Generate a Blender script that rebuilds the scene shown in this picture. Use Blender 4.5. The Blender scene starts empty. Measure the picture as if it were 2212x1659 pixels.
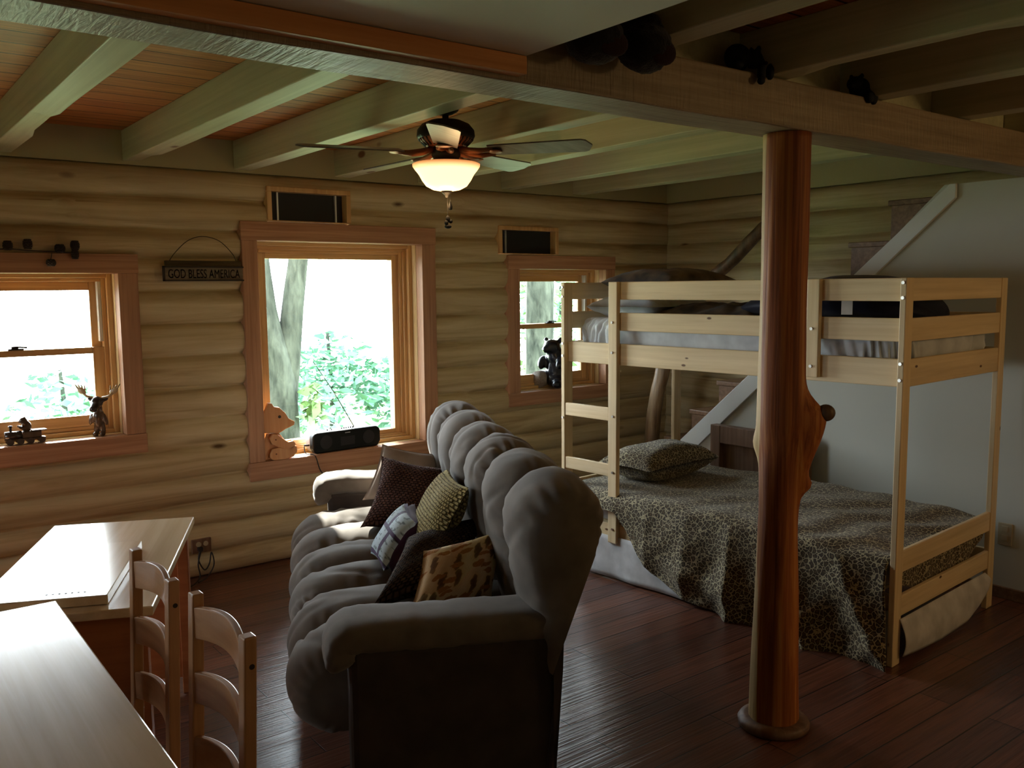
import bpy, bmesh, math, random
from mathutils import Vector, Matrix, noise
random.seed(7)
C = bpy.context.scene.collection
PI = math.pi
R = math.radians

# ------------------------------------------------------------------ materials
def newmat(name):
    m = bpy.data.materials.new(name); m.use_nodes = True
    nt = m.node_tree; b = nt.nodes['Principled BSDF']
    return m, nt, b
def nd(nt, t, **kw):
    n = nt.nodes.new(t)
    for k, v in kw.items():
        if hasattr(n, k): setattr(n, k, v)
        else: n.inputs[k.replace('_', ' ')].default_value = v
    return n
def ramp(nt, stops):
    r = nt.nodes.new('ShaderNodeValToRGB')
    e = r.color_ramp.elements
    e[0].position, e[0].color = stops[0][0], (*stops[0][1], 1)
    e[1].position, e[1].color = stops[-1][0], (*stops[-1][1], 1)
    for p, c in stops[1:-1]:
        x = e.new(p); x.color = (*c, 1)
    return r
def coords(nt, scale, rnd=True):
    tc = nd(nt, 'ShaderNodeTexCoord'); mp = nd(nt, 'ShaderNodeMapping')
    mp.inputs['Scale'].default_value = scale
    nt.links.new(tc.outputs['Object'], mp.inputs['Vector'])
    if rnd:
        oi = nd(nt, 'ShaderNodeObjectInfo'); ml = nd(nt, 'ShaderNodeMath', operation='MULTIPLY')
        ml.inputs[1].default_value = 37.0
        nt.links.new(oi.outputs['Random'], ml.inputs[0])
        cb = nd(nt, 'ShaderNodeCombineXYZ')
        for i in range(3): nt.links.new(ml.outputs[0], cb.inputs[i])
        nt.links.new(cb.outputs[0], mp.inputs['Location'])
    return mp
def mixc(nt, a, b, fac, mode='MIX'):
    m = nd(nt, 'ShaderNodeMix', data_type='RGBA', blend_type=mode)
    if isinstance(fac, float): m.inputs[0].default_value = fac
    else: nt.links.new(fac, m.inputs[0])
    for s, i in ((a, 6), (b, 7)):
        if isinstance(s, tuple): m.inputs[i].default_value = (*s, 1)
        else: nt.links.new(s, m.inputs[i])
    return m.outputs[2]
def bump(nt, b, h, strength, dist=.01):
    bp = nd(nt, 'ShaderNodeBump'); bp.inputs['Strength'].default_value = strength
    bp.inputs['Distance'].default_value = dist
    nt.links.new(h, bp.inputs['Height']); nt.links.new(bp.outputs[0], b.inputs['Normal'])
def plain(name, col, rough=.5, metal=0., spec=.5, emit=None, es=0., nz=0.):
    m, nt, b = newmat(name)
    b.inputs['Base Color'].default_value = (*col, 1); b.inputs['Roughness'].default_value = rough
    b.inputs['Metallic'].default_value = metal; b.inputs['Specular IOR Level'].default_value = spec
    if emit: b.inputs['Emission Color'].default_value = (*emit, 1); b.inputs['Emission Strength'].default_value = es
    if nz:
        mp = coords(nt, (1, 1, 1)); n = nd(nt, 'ShaderNodeTexNoise', Scale=nz, Detail=4.)
        nt.links.new(mp.outputs[0], n.inputs['Vector'])
        k = tuple(c * .55 for c in col); r = ramp(nt, [(.3, k), (.7, col)])
        nt.links.new(n.outputs['Fac'], r.inputs[0]); nt.links.new(r.outputs[0], b.inputs['Base Color'])
        bump(nt, b, n.outputs['Fac'], .25)
    return m
def wood(name, dark, light, axis=0, rough=.5, spec=.35, bmp=.15, knots=0., grain=55., along=1.6, mott=.5):
    m, nt, b = newmat(name)
    sc = [grain] * 3; sc[axis] = along
    mp = coords(nt, sc); n = nd(nt, 'ShaderNodeTexNoise', Scale=1., Detail=5., Roughness=.6)
    n.inputs['Distortion'].default_value = .4
    nt.links.new(mp.outputs[0], n.inputs['Vector'])
    r = ramp(nt, [(.28, dark), (.5, tuple((a + c) / 2 for a, c in zip(dark, light))), (.72, light)])
    nt.links.new(n.outputs['Fac'], r.inputs[0])
    s2 = [7.] * 3; s2[axis] = 1.1
    mp2 = coords(nt, s2); n2 = nd(nt, 'ShaderNodeTexNoise', Scale=1., Detail=3.)
    nt.links.new(mp2.outputs[0], n2.inputs['Vector'])
    g = ramp(nt, [(.3, (1 - mott,) * 3), (.65, (1, 1, 1))]); nt.links.new(n2.outputs['Fac'], g.inputs[0])
    col = mixc(nt, r.outputs[0], g.outputs[0], .8, 'MULTIPLY')
    if knots:
        s3 = [9.] * 3; s3[axis] = 4.
        mp3 = coords(nt, s3); v = nd(nt, 'ShaderNodeTexVoronoi', Scale=knots)
        nt.links.new(mp3.outputs[0], v.inputs['Vector'])
        kr = ramp(nt, [(.045, (1, 1, 1)), (.075, (0, 0, 0))]); nt.links.new(v.outputs['Distance'], kr.inputs[0])
        col = mixc(nt, col, (.13, .055, .02), kr.outputs[0])
    nt.links.new(col, b.inputs['Base Color'])
    b.inputs['Roughness'].default_value = rough; b.inputs['Specular IOR Level'].default_value = spec
    bump(nt, b, n.outputs['Fac'], bmp, .004)
    return m
def planks(name, c1, c2, dark, w, l, rough, mortar, spec=.5, ridge=.2, gap=.003):
    m, nt, b = newmat(name)
    mp = coords(nt, (1, 1, 1), False)
    br = nd(nt, 'ShaderNodeTexBrick'); br.offset = .37
    br.inputs['Scale'].default_value = 1.; br.inputs['Brick Width'].default_value = l
    br.inputs['Row Height'].default_value = w; br.inputs['Mortar Size'].default_value = gap
    br.inputs['Color1'].default_value = (*c1, 1); br.inputs['Color2'].default_value = (*c2, 1)
    br.inputs['Mortar'].default_value = (*mortar, 1); br.inputs['Mortar Smooth'].default_value = .3
    nt.links.new(mp.outputs[0], br.inputs['Vector'])
    mp2 = coords(nt, (2.2, 46, 46), False); n = nd(nt, 'ShaderNodeTexNoise', Scale=1., Detail=6., Roughness=.65)
    n.inputs['Distortion'].default_value = 1.2
    nt.links.new(mp2.outputs[0], n.inputs['Vector'])
    r = ramp(nt, [(.33, dark), (.62, (1, 1, 1))]); nt.links.new(n.outputs['Fac'], r.inputs[0])
    col = mixc(nt, br.outputs['Color'], r.outputs[0], .75, 'MULTIPLY')
    nt.links.new(col, b.inputs['Base Color'])
    b.inputs['Roughness'].default_value = rough; b.inputs['Specular IOR Level'].default_value = spec
    mp3 = coords(nt, (1.2, 85, 85), False); n3 = nd(nt, 'ShaderNodeTexNoise', Scale=1., Detail=2.)
    nt.links.new(mp3.outputs[0], n3.inputs['Vector'])
    a = nd(nt, 'ShaderNodeMath', operation='MULTIPLY'); a.inputs[1].default_value = ridge
    nt.links.new(n3.outputs['Fac'], a.inputs[0])
    s = nd(nt, 'ShaderNodeMath', operation='SUBTRACT'); nt.links.new(a.outputs[0], s.inputs[0]); nt.links.new(br.outputs['Fac'], s.inputs[1])
    bump(nt, b, s.outputs[0], .6, .004)
    return m
def logmat(name, c1, c2, c3, axis):
    m, nt, b = newmat(name)
    s = [14.] * 3; s[axis] = .9
    mp = coords(nt, s, False); n = nd(nt, 'ShaderNodeTexNoise', Scale=1., Detail=6., Roughness=.6)
    n.inputs['Distortion'].default_value = .8
    nt.links.new(mp.outputs[0], n.inputs['Vector'])
    r = ramp(nt, [(.3, c1), (.5, c2), (.68, c3)]); nt.links.new(n.outputs['Fac'], r.inputs[0])
    s = [7.] * 3; s[axis] = 3.
    mp3 = coords(nt, s, False); v = nd(nt, 'ShaderNodeTexVoronoi', Scale=.55)
    nt.links.new(mp3.outputs[0], v.inputs['Vector'])
    kr = ramp(nt, [(.03, (1, 1, 1)), (.09, (0, 0, 0))]); nt.links.new(v.outputs['Distance'], kr.inputs[0])
    s = [70.] * 3; s[axis] = 1.3
    mp4 = coords(nt, s, False); n4 = nd(nt, 'ShaderNodeTexNoise', Scale=1., Detail=2.)
    nt.links.new(mp4.outputs[0], n4.inputs['Vector'])
    cr = ramp(nt, [(.24, (.5, .42, .3)), (.30, (1, 1, 1))]); nt.links.new(n4.outputs['Fac'], cr.inputs[0])
    col = mixc(nt, r.outputs[0], cr.outputs[0], .6, 'MULTIPLY')
    col = mixc(nt, col, (.12, .07, .03), kr.outputs[0])
    nt.links.new(col, b.inputs['Base Color']); b.inputs['Roughness'].default_value = .55
    b.inputs['Specular IOR Level'].default_value = .3
    bump(nt, b, n.outputs['Fac'], .25, .02)
    return m
def fabric(name, col, scale=350., rough=.9, bmp=.15, sheen=.2, col2=None):
    m, nt, b = newmat(name)
    mp = coords(nt, (1, 1, 1)); n = nd(nt, 'ShaderNodeTexNoise', Scale=scale, Detail=3.)
    nt.links.new(mp.outputs[0], n.inputs['Vector'])
    n2 = nd(nt, 'ShaderNodeTexNoise', Scale=9., Detail=3.); nt.links.new(mp.outputs[0], n2.inputs['Vector'])
    k = col2 or tuple(c * .7 for c in col)
    r = ramp(nt, [(.35, k), (.65, col)]); nt.links.new(n2.outputs['Fac'], r.inputs[0])
    nt.links.new(r.outputs[0], b.inputs['Base Color']); b.inputs['Roughness'].default_value = rough
    b.inputs['Specular IOR Level'].default_value = .15
    b.inputs['Sheen Weight'].default_value = sheen
    bump(nt, b, n.outputs['Fac'], bmp, .003)
    return m
def knit(name, col, dark, sx, sy, bmp=1.0):
    # rows of stitches
    m, nt, b = newmat(name)
    mp = coords(nt, (sx, sy, 1), False)
    mp.inputs['Location'].default_value = (0, 0, 0)
    tc = [n for n in nt.nodes if n.type == 'TEX_COORD'][0]
    nt.links.new(tc.outputs['UV'], mp.inputs['Vector'])
    br = nd(nt, 'ShaderNodeTexBrick'); br.offset = .5
    br.inputs['Scale'].default_value = 1.; br.inputs['Brick Width'].default_value = 1.; br.inputs['Row Height'].default_value = 1.
    br.inputs['Mortar Size'].default_value = .2; br.inputs['Mortar Smooth'].default_value = 1.
    br.inputs['Color1'].default_value = (*col, 1); br.inputs['Color2'].default_value = (*[c * .8 for c in col], 1)
    br.inputs['Mortar'].default_value = (*dark, 1)
    n = nd(nt, 'ShaderNodeTexNoise', Scale=.9, Detail=1.)
    nt.links.new(mp.outputs[0], n.inputs['Vector'])
    ad = nd(nt, 'ShaderNodeMix', data_type='RGBA', blend_type='LINEAR_LIGHT'); ad.inputs[0].default_value = .35
    nt.links.new(mp.outputs[0], ad.inputs[6]); nt.links.new(n.outputs['Color'], ad.inputs[7])
    nt.links.new(ad.outputs[2], br.inputs['Vector'])
    nt.links.new(br.outputs['Color'], b.inputs['Base Color']); b.inputs['Roughness'].default_value = .9
    b.inputs['Specular IOR Level'].default_value = .1
    iv = nd(nt, 'ShaderNodeMath', operation='SUBTRACT'); iv.inputs[0].default_value = 1.
    nt.links.new(br.outputs['Fac'], iv.inputs[1]); bump(nt, b, iv.outputs[0], bmp, .03)
    return m
def leopard(name, scale=38., dark=(.035, .024, .012), mid=(.11, .075, .035), light=(.42, .36, .22)):
    m, nt, b = newmat(name)
    mp = coords(nt, (1, 1, 1), False)
    n = nd(nt, 'ShaderNodeTexNoise', Scale=60., Detail=1.); nt.links.new(mp.outputs[0], n.inputs['Vector'])
    ad = nd(nt, 'ShaderNodeMix', data_type='RGBA', blend_type='LINEAR_LIGHT'); ad.inputs[0].default_value = .008
    nt.links.new(mp.outputs[0], ad.inputs[6]); nt.links.new(n.outputs['Color'], ad.inputs[7])
    v = nd(nt, 'ShaderNodeTexVoronoi', feature='DISTANCE_TO_EDGE', Scale=scale)
    nt.links.new(ad.outputs[2], v.inputs['Vector'])
    r = ramp(nt, [(.035, light), (.10, dark), (.20, dark), (.36, mid)]); nt.links.new(v.outputs['Distance'], r.inputs[0])
    nt.links.new(r.outputs[0], b.inputs['Base Color']); b.inputs['Roughness'].default_value = .75
    b.inputs['Specular IOR Level'].default_value = .25; b.inputs['Sheen Weight'].default_value = .1
    return m
def glassmat():
    m = bpy.data.materials.new('window_glass'); m.use_nodes = True; nt = m.node_tree; nt.nodes.clear()
    o = nd(nt, 'ShaderNodeOutputMaterial'); t = nd(nt, 'ShaderNodeBsdfTransparent'); g = nd(nt, 'ShaderNodeBsdfGlossy')
    g.inputs['Roughness'].default_value = .02; t.inputs[0].default_value = (.96, .98, .97, 1)
    mx = nd(nt, 'ShaderNodeMixShader'); f = nd(nt, 'ShaderNodeFresnel'); f.inputs[0].default_value = 1.3
    nt.links.new(f.outputs[0], mx.inputs[0]); nt.links.new(t.outputs[0], mx.inputs[1]); nt.links.new(g.outputs[0], mx.inputs[2])
    nt.links.new(mx.outputs[0], o.inputs[0]); return m

def cedar():
    m, nt, b = newmat('cedar_log')
    mp = coords(nt, (46, 46, .8), False); n = nd(nt, 'ShaderNodeTexNoise', Scale=1., Detail=5., Roughness=.65); n.inputs['Distortion'].default_value = .5
    nt.links.new(mp.outputs[0], n.inputs['Vector'])
    r = ramp(nt, [(.28, (.17, .045, .012)), (.46, (.40, .12, .028)), (.60, (.56, .21, .05)), (.74, (.70, .40, .15))]); nt.links.new(n.outputs['Fac'], r.inputs[0])
    mp2 = coords(nt, (9, 9, .55), False); n2 = nd(nt, 'ShaderNodeTexNoise', Scale=1., Detail=3.); nt.links.new(mp2.outputs[0], n2.inputs['Vector'])
    g = ramp(nt, [(.36, (.42, .36, .34)), (.6, (1, 1, 1))]); nt.links.new(n2.outputs['Fac'], g.inputs[0])
    c = mixc(nt, r.outputs[0], g.outputs[0], .75, 'MULTIPLY')
    # a strip of paler tan runs up one side of the log
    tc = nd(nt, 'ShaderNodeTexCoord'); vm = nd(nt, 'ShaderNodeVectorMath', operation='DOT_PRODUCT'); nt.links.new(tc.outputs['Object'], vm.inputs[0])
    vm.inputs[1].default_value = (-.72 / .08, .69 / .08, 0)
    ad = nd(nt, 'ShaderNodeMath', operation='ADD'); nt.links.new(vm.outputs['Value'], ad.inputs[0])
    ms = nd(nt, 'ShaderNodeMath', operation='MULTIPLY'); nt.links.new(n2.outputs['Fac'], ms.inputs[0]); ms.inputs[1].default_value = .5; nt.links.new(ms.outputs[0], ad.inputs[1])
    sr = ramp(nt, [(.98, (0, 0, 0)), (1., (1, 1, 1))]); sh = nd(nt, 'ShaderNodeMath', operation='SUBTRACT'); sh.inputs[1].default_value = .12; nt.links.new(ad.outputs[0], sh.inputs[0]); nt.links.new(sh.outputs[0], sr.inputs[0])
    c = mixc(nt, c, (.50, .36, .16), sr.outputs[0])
    nt.links.new(c, b.inputs['Base Color']); b.inputs['Roughness'].default_value = .58; b.inputs['Specular IOR Level'].default_value = .28
    bump(nt, b, n.outputs['Fac'], .5, .006); return m
MW = {}
MW['floor'] = planks('floor_planks', (.20, .078, .045), (.105, .042, .028), (.32, .28, .26), .13, 1.25, .28, (.012, .006, .004), .5, .8)
MW['ceil'] = planks('ceiling_planks', (.62, .25, .07), (.48, .17, .045), (.42, .36, .32), .155, 4.2, .55, (.03, .012, .006), .3, .1, .005)
MW['log_x'] = logmat('peeled_log_x', (.36, .27, .14), (.54, .44, .26), (.64, .55, .36), 0)
MW['log_y'] = logmat('peeled_log_y', (.32, .25, .13), (.50, .41, .24), (.60, .52, .34), 1)
MW['joist'] = wood('joist_wood', (.42, .40, .24), (.56, .54, .35), 1, .5, .4, .2, .35, 40., .8, .2)
MW['rim'] = plain('rim_board', (.40, .37, .20), .6)
MW['beam'] = wood('beam_wood', (.16, .085, .035), (.40, .24, .11), 0, .42, .5, .5, .3, 60., 2.2, .45)
def sawn():
    m = wood('beam_sawn', (.24, .17, .10), (.42, .32, .21), 0, .45, .5, .5, .3, 60., 2.2, .35); nt = m.node_tree; b = nt.nodes['Principled BSDF']
    tc = nd(nt, 'ShaderNodeTexCoord'); mp = nd(nt, 'ShaderNodeMapping'); mp.inputs['Scale'].default_value = (70, 9, 9); nt.links.new(tc.outputs['Object'], mp.inputs['Vector'])
    n = nd(nt, 'ShaderNodeTexNoise', Scale=1., Detail=4.); n.inputs['Distortion'].default_value = .6; nt.links.new(mp.outputs[0], n.inputs['Vector'])
    bump(nt, b, n.outputs['Fac'], .55, .008); return m
MW['beam'] = sawn()
MW['orange'] = wood('orange_trim', (.50, .18, .05), (.72, .32, .11), 0, .4, .4, .05, 0, 40., 1.5, .25)
MW['trim_x'] = wood('cedar_trim_x', (.36, .17, .09), (.60, .34, .20), 0, .5, .3, .08, .25, 45., 1.4, .25)
MW['trim_z'] = wood('cedar_trim_z', (.36, .17, .09), (.60, .34, .20), 2, .5, .3, .08, .25, 45., 1.4, .25)
MW['sash_x'] = wood('sash_pine_x', (.52, .28, .10), (.76, .50, .23), 0, .35, .5, .04, 0, 45., 1.4, .2)
MW['sash_z'] = wood('sash_pine_z', (.52, .28, .10), (.76, .50, .23), 2, .35, .5, .04, 0, 45., 1.4, .2)
MW['jamb_z'] = wood('jamb_pine_z', (.60, .40, .18), (.80, .62, .34), 2, .4, .5, .04, .2, 45., 1.4, .2)
MW['jamb_x'] = wood('jamb_pine_x', (.60, .40, .18), (.80, .62, .34), 0, .4, .5, .04, .2, 45., 1.4, .2)
for i, k in enumerate('xyz'):
    MW['pine_' + k] = wood('bed_pine_' + k, (.70, .53, .29), (.88, .71, .45), i, .5, .35, .06, 1.15, 38., 1.3, .22)
MW['table'] = wood('table_pine', (.62, .46, .28), (.76, .60, .41), 1, .20, .8, .02, .3, 26., 1.1, .15)
MW['table_edge'] = wood('table_side', (.34, .11, .035), (.46, .17, .06), 0, .4, .4, .03, 0, 30., 1.1, .2)
for i, k in enumerate('xyz'):
    MW['chair_' + k] = wood('chair_pine_' + k, (.40, .20, .09), (.56, .31, .16), i, .33, .5, .03, 0, 40., 1.4, .2)
MW['stair'] = wood('stair_wood', (.12, .06, .03), (.28, .16, .09), 0, .4, .4, .1, .25, 40., 1.5, .35)
MW['dark_stain'] = wood('brown_stain', (.13, .07, .04), (.27, .16, .10), 2, .45, .4, .1, .3, 40., 1.5, .3)
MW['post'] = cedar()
MW['barkpole'] = wood('crooked_pole', (.05, .025, .012), (.20, .11, .05), 2, .5, .4, .5, .3, 30., 3., .5)
MW['newel'] = wood('carved_newel', (.12, .06, .025), (.46, .32, .18), 2, .4, .5, .5, .2, 26., 1.5, .5)
MW['white'] = plain('white_drywall', (.56, .57, .51), .7, nz=0)
MW['soffit'] = plain('soffit_paint', (.76, .75, .66), .5)
MW['skirtwhite'] = plain('white_stringer', (.66, .68, .66), .45)
MW['sofa'] = fabric('sofa_microfibre', (.165, .140, .116), 420., .85, .10, .2)
MW['sofa_shaded'] = fabric('sofa_microfibre_shaded', (.06, .048, .042), 420., .9, .08, .05)  # darker copy of the sofa fabric; shade on the sides put into the colour
MW['knit_brown'] = knit('knit_brown', (.15, .075, .058), (.06, .03, .024), 17, 30, 1.)
MW['knit_gold'] = knit('knit_gold', (.46, .37, .16), (.22, .16, .06), 30, 24)
MW['knit_dark'] = knit('knit_dark', (.085, .055, .038), (.03, .02, .015), 15, 30)
MW['tan'] = fabric('tan_cloth', (.36, .29, .24), 300.)
MW['leo'] = leopard('leopard_print', 46.)
MW['leo_small'] = leopard('leopard_pillow', 50.)
MW['sheet'] = fabric('grey_sheet', (.60, .64, .69), 260., .85, .05, .1, (.44, .47, .52))
MW['skirt'] = fabric('white_skirt', (.66, .66, .66), 200., .85, .04, .1)
MW['camo'] = fabric('brown_patterned', (.16, .11, .06), 60., .9, .1, .1, (.04, .03, .02))
MW['navy'] = fabric('navy_nylon', (.010, .012, .030), 200., .6, .05, .1)
MW['black'] = plain('black_paint', (.008, .008, .009), .75, spec=.2)
MW['blackfur'] = fabric('black_fur', (.012, .010, .012), 180., .95, .8, .2)
MW['pawpad'] = fabric('dark_red_pad', (.03, .010, .009), 180., .95, .4, .1)
MW['bronze'] = plain('fan_bronze', (.012, .009, .007), .5, 0., .3)
MW['copper'] = plain('fan_copper', (.28, .12, .06), .4, .5)
MW['blade'] = wood('fan_blade', (.10, .085, .07), (.20, .18, .16), 0, .35, .5, .03, 0, 30., 1.5, .2)
MW['steel'] = plain('bolt_steel', (.62, .62, .60), .3, 1.)
MW['glass'] = glassmat()
MW['screen'] = plain('dark_screen', (.006, .007, .010), .6)
MW['ivory'] = plain('ivory_plastic', (.42, .36, .24), .4)
MW['cordblack'] = plain('black_cord', (.02, .015, .012), .5)
MW['radio'] = plain('radio_black', (.006, .008, .009), .5, spec=.2)
MW['silver'] = plain('silver_plastic', (.50, .54, .60), .3, .3)
MW['toybear'] = wood('toy_bear_wood', (.58, .25, .09), (.76, .42, .20), 2, .5, .3, .03, 0, 30., 2., .15)
MW['toyjoint'] = plain('toy_joint', (.20, .07, .025), .6)
MW['resin_brown'] = plain('resin_brown', (.10, .06, .035), .25, nz=25.)
MW['resin_dark'] = plain('resin_dark', (.035, .022, .018), .2)
MW['resin_tan'] = plain('resin_tan', (.40, .28, .14), .3)
MW['resin_black'] = plain('resin_black', (.012, .014, .020), .22)
MW['logend'] = wood('log_end', (.22, .18, .16), (.40, .35, .32), 1, .5, .3, .1, 0, 90., 90., .2)
MW['cone'] = plain('pine_cone', (.030, .018, .012), .7, nz=60.)
MW['signback'] = wood('sign_back', (.07, .05, .025), (.15, .11, .055), 0, .7, .2, .2, 0, 50., 2.)
MW['signface'] = wood('sign_face', (.14, .11, .07), (.24, .20, .14), 0, .7, .2, .1, 0, 50., 2.)
MW['ink'] = plain('sign_ink', (.025, .016, .010), .7)
MW['bark'] = wood('tree_bark', (.016, .020, .016), (.085, .095, .075), 2, .9, .1, .8, 0, 13., 4., .6)
MW['leaf'] = plain('leaf_green', (.13, .30, .19), .6, nz=3.)
MW['leaf2'] = plain('leaf_light', (.11, .20, .07), .6, nz=3.)
MW['grass'] = plain('lawn', (.17, .24, .09), .9, nz=2.)
MW['wire'] = plain('hanger_wire', (.05, .04, .02), .5, .5)

def leafcloth():
    m, nt, b = newmat('leaf_print')
    tcu = nd(nt, 'ShaderNodeTexCoord'); mp = nd(nt, 'ShaderNodeMapping'); mp.inputs['Scale'].default_value = (5., 5., 1)
    nt.links.new(tcu.outputs['UV'], mp.inputs['Vector'])
    v = nd(nt, 'ShaderNodeTexVoronoi', Scale=1.); v.voronoi_dimensions = '2D'; v.inputs['Randomness'].default_value = .9
    n = nd(nt, 'ShaderNodeTexNoise', Scale=2.2, Detail=2.); nt.links.new(mp.outputs[0], n.inputs['Vector'])
    ad = nd(nt, 'ShaderNodeMix', data_type='RGBA', blend_type='LINEAR_LIGHT'); ad.inputs[0].default_value = .25
    nt.links.new(mp.outputs[0], ad.inputs[6]); nt.links.new(n.outputs['Color'], ad.inputs[7])
    mp2 = nd(nt, 'ShaderNodeMapping'); mp2.inputs['Scale'].default_value = (1.35, .5, 1); mp2.inputs['Rotation'].default_value = (0, 0, .7)
    nt.links.new(ad.outputs[2], mp2.inputs['Vector']); nt.links.new(mp2.outputs[0], v.inputs['Vector'])
    r = ramp(nt, [(.12, (.16, .09, .035)), (.27, (.26, .17, .07)), (.29, (.60, .42, .20)), (.33, (.70, .54, .28)), (.6, (.76, .63, .38))])
    nt.links.new(v.outputs['Distance'], r.inputs[0])
    v2 = nd(nt, 'ShaderNodeTexVoronoi', Scale=.8); v2.voronoi_dimensions = '2D'; nt.links.new(mp2.outputs[0], v2.inputs['Vector'])
    g = ramp(nt, [(.38, (.50, .16, .03)), (.5, (.30, .28, .07)), (.6, (1, 1, 1))]); g.color_ramp.interpolation = 'CONSTANT'
    nt.links.new(v2.outputs['Color'], g.inputs[0])
    w = nd(nt, 'ShaderNodeTexWave', Scale=5.); w.inputs['Distortion'].default_value = 4.; nt.links.new(mp.outputs[0], w.inputs['Vector'])
    wr = ramp(nt, [(.05, (.35, .22, .1)), (.2, (1, 1, 1))]); nt.links.new(w.outputs['Fac'], wr.inputs[0])
    mp5 = nd(nt, 'ShaderNodeMapping'); mp5.inputs['Scale'].default_value = (.62, 1.5, 1); mp5.inputs['Rotation'].default_value = (0, 0, -.5); mp5.inputs['Location'].default_value = (.37, .21, 0)
    nt.links.new(ad.outputs[2], mp5.inputs['Vector'])
    v5 = nd(nt, 'ShaderNodeTexVoronoi', Scale=1.); v5.voronoi_dimensions = '2D'; nt.links.new(mp5.outputs[0], v5.inputs['Vector'])
    r5 = ramp(nt, [(.22, (1, 1, 1)), (.25, (0, 0, 0))]); nt.links.new(v5.outputs['Distance'], r5.inputs[0])
    w5 = nd(nt, 'ShaderNodeTexWave', Scale=9.); w5.inputs['Distortion'].default_value = 2.; nt.links.new(mp5.outputs[0], w5.inputs['Vector'])
    c5 = ramp(nt, [(.2, (.22, .12, .04)), (.45, (.55, .27, .08))]); nt.links.new(w5.outputs['Fac'], c5.inputs[0])
    base = mixc(nt, r.outputs[0], c5.outputs[0], r5.outputs[0])
    c = mixc(nt, base, g.outputs[0], .4, 'MULTIPLY'); c = mixc(nt, c, wr.outputs[0], .5, 'MULTIPLY')
    nt.links.new(c, b.inputs['Base Color']); b.inputs['Roughness'].default_value = .8; b.inputs['Specular IOR Level'].default_value = .2
    return m
MW['leafprint'] = leafcloth()
def patchcloth():
    m, nt, b = newmat('patch_print')
    tcu = nd(nt, 'ShaderNodeTexCoord'); mp = nd(nt, 'ShaderNodeMapping'); mp.inputs['Scale'].default_value = (1.3, 1.9, 1)
    nt.links.new(tcu.outputs['UV'], mp.inputs['Vector'])
    br = nd(nt, 'ShaderNodeTexBrick'); br.offset = .3
    br.inputs['Scale'].default_value = 1.; br.inputs['Brick Width'].default_value = .9; br.inputs['Row Height'].default_value = .9
    br.inputs['Mortar Size'].default_value = .07
    br.inputs['Color1'].default_value = (.50, .60, .66, 1); br.inputs['Color2'].default_value = (.12, .22, .26, 1)
    br.inputs['Mortar'].default_value = (.06, .03, .09, 1)
    nt.links.new(mp.outputs[0], br.inputs['Vector'])
    n = nd(nt, 'ShaderNodeTexNoise', Scale=7., Detail=3.); nt.links.new(mp.outputs[0], n.inputs['Vector'])
    g = ramp(nt, [(.38, (.06, .07, .09)), (.46, (1, 1, 1))]); nt.links.new(n.outputs['Fac'], g.inputs[0])
    c = mixc(nt, br.outputs['Color'], g.outputs[0], .7, 'MULTIPLY')
    nt.links.new(c, b.inputs['Base Color']); b.inputs['Roughness'].default_value = .8; return m
MW['patch'] = patchcloth()
MW['purple'] = fabric('purple_cloth', (.055, .018, .05), 300.)

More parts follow.
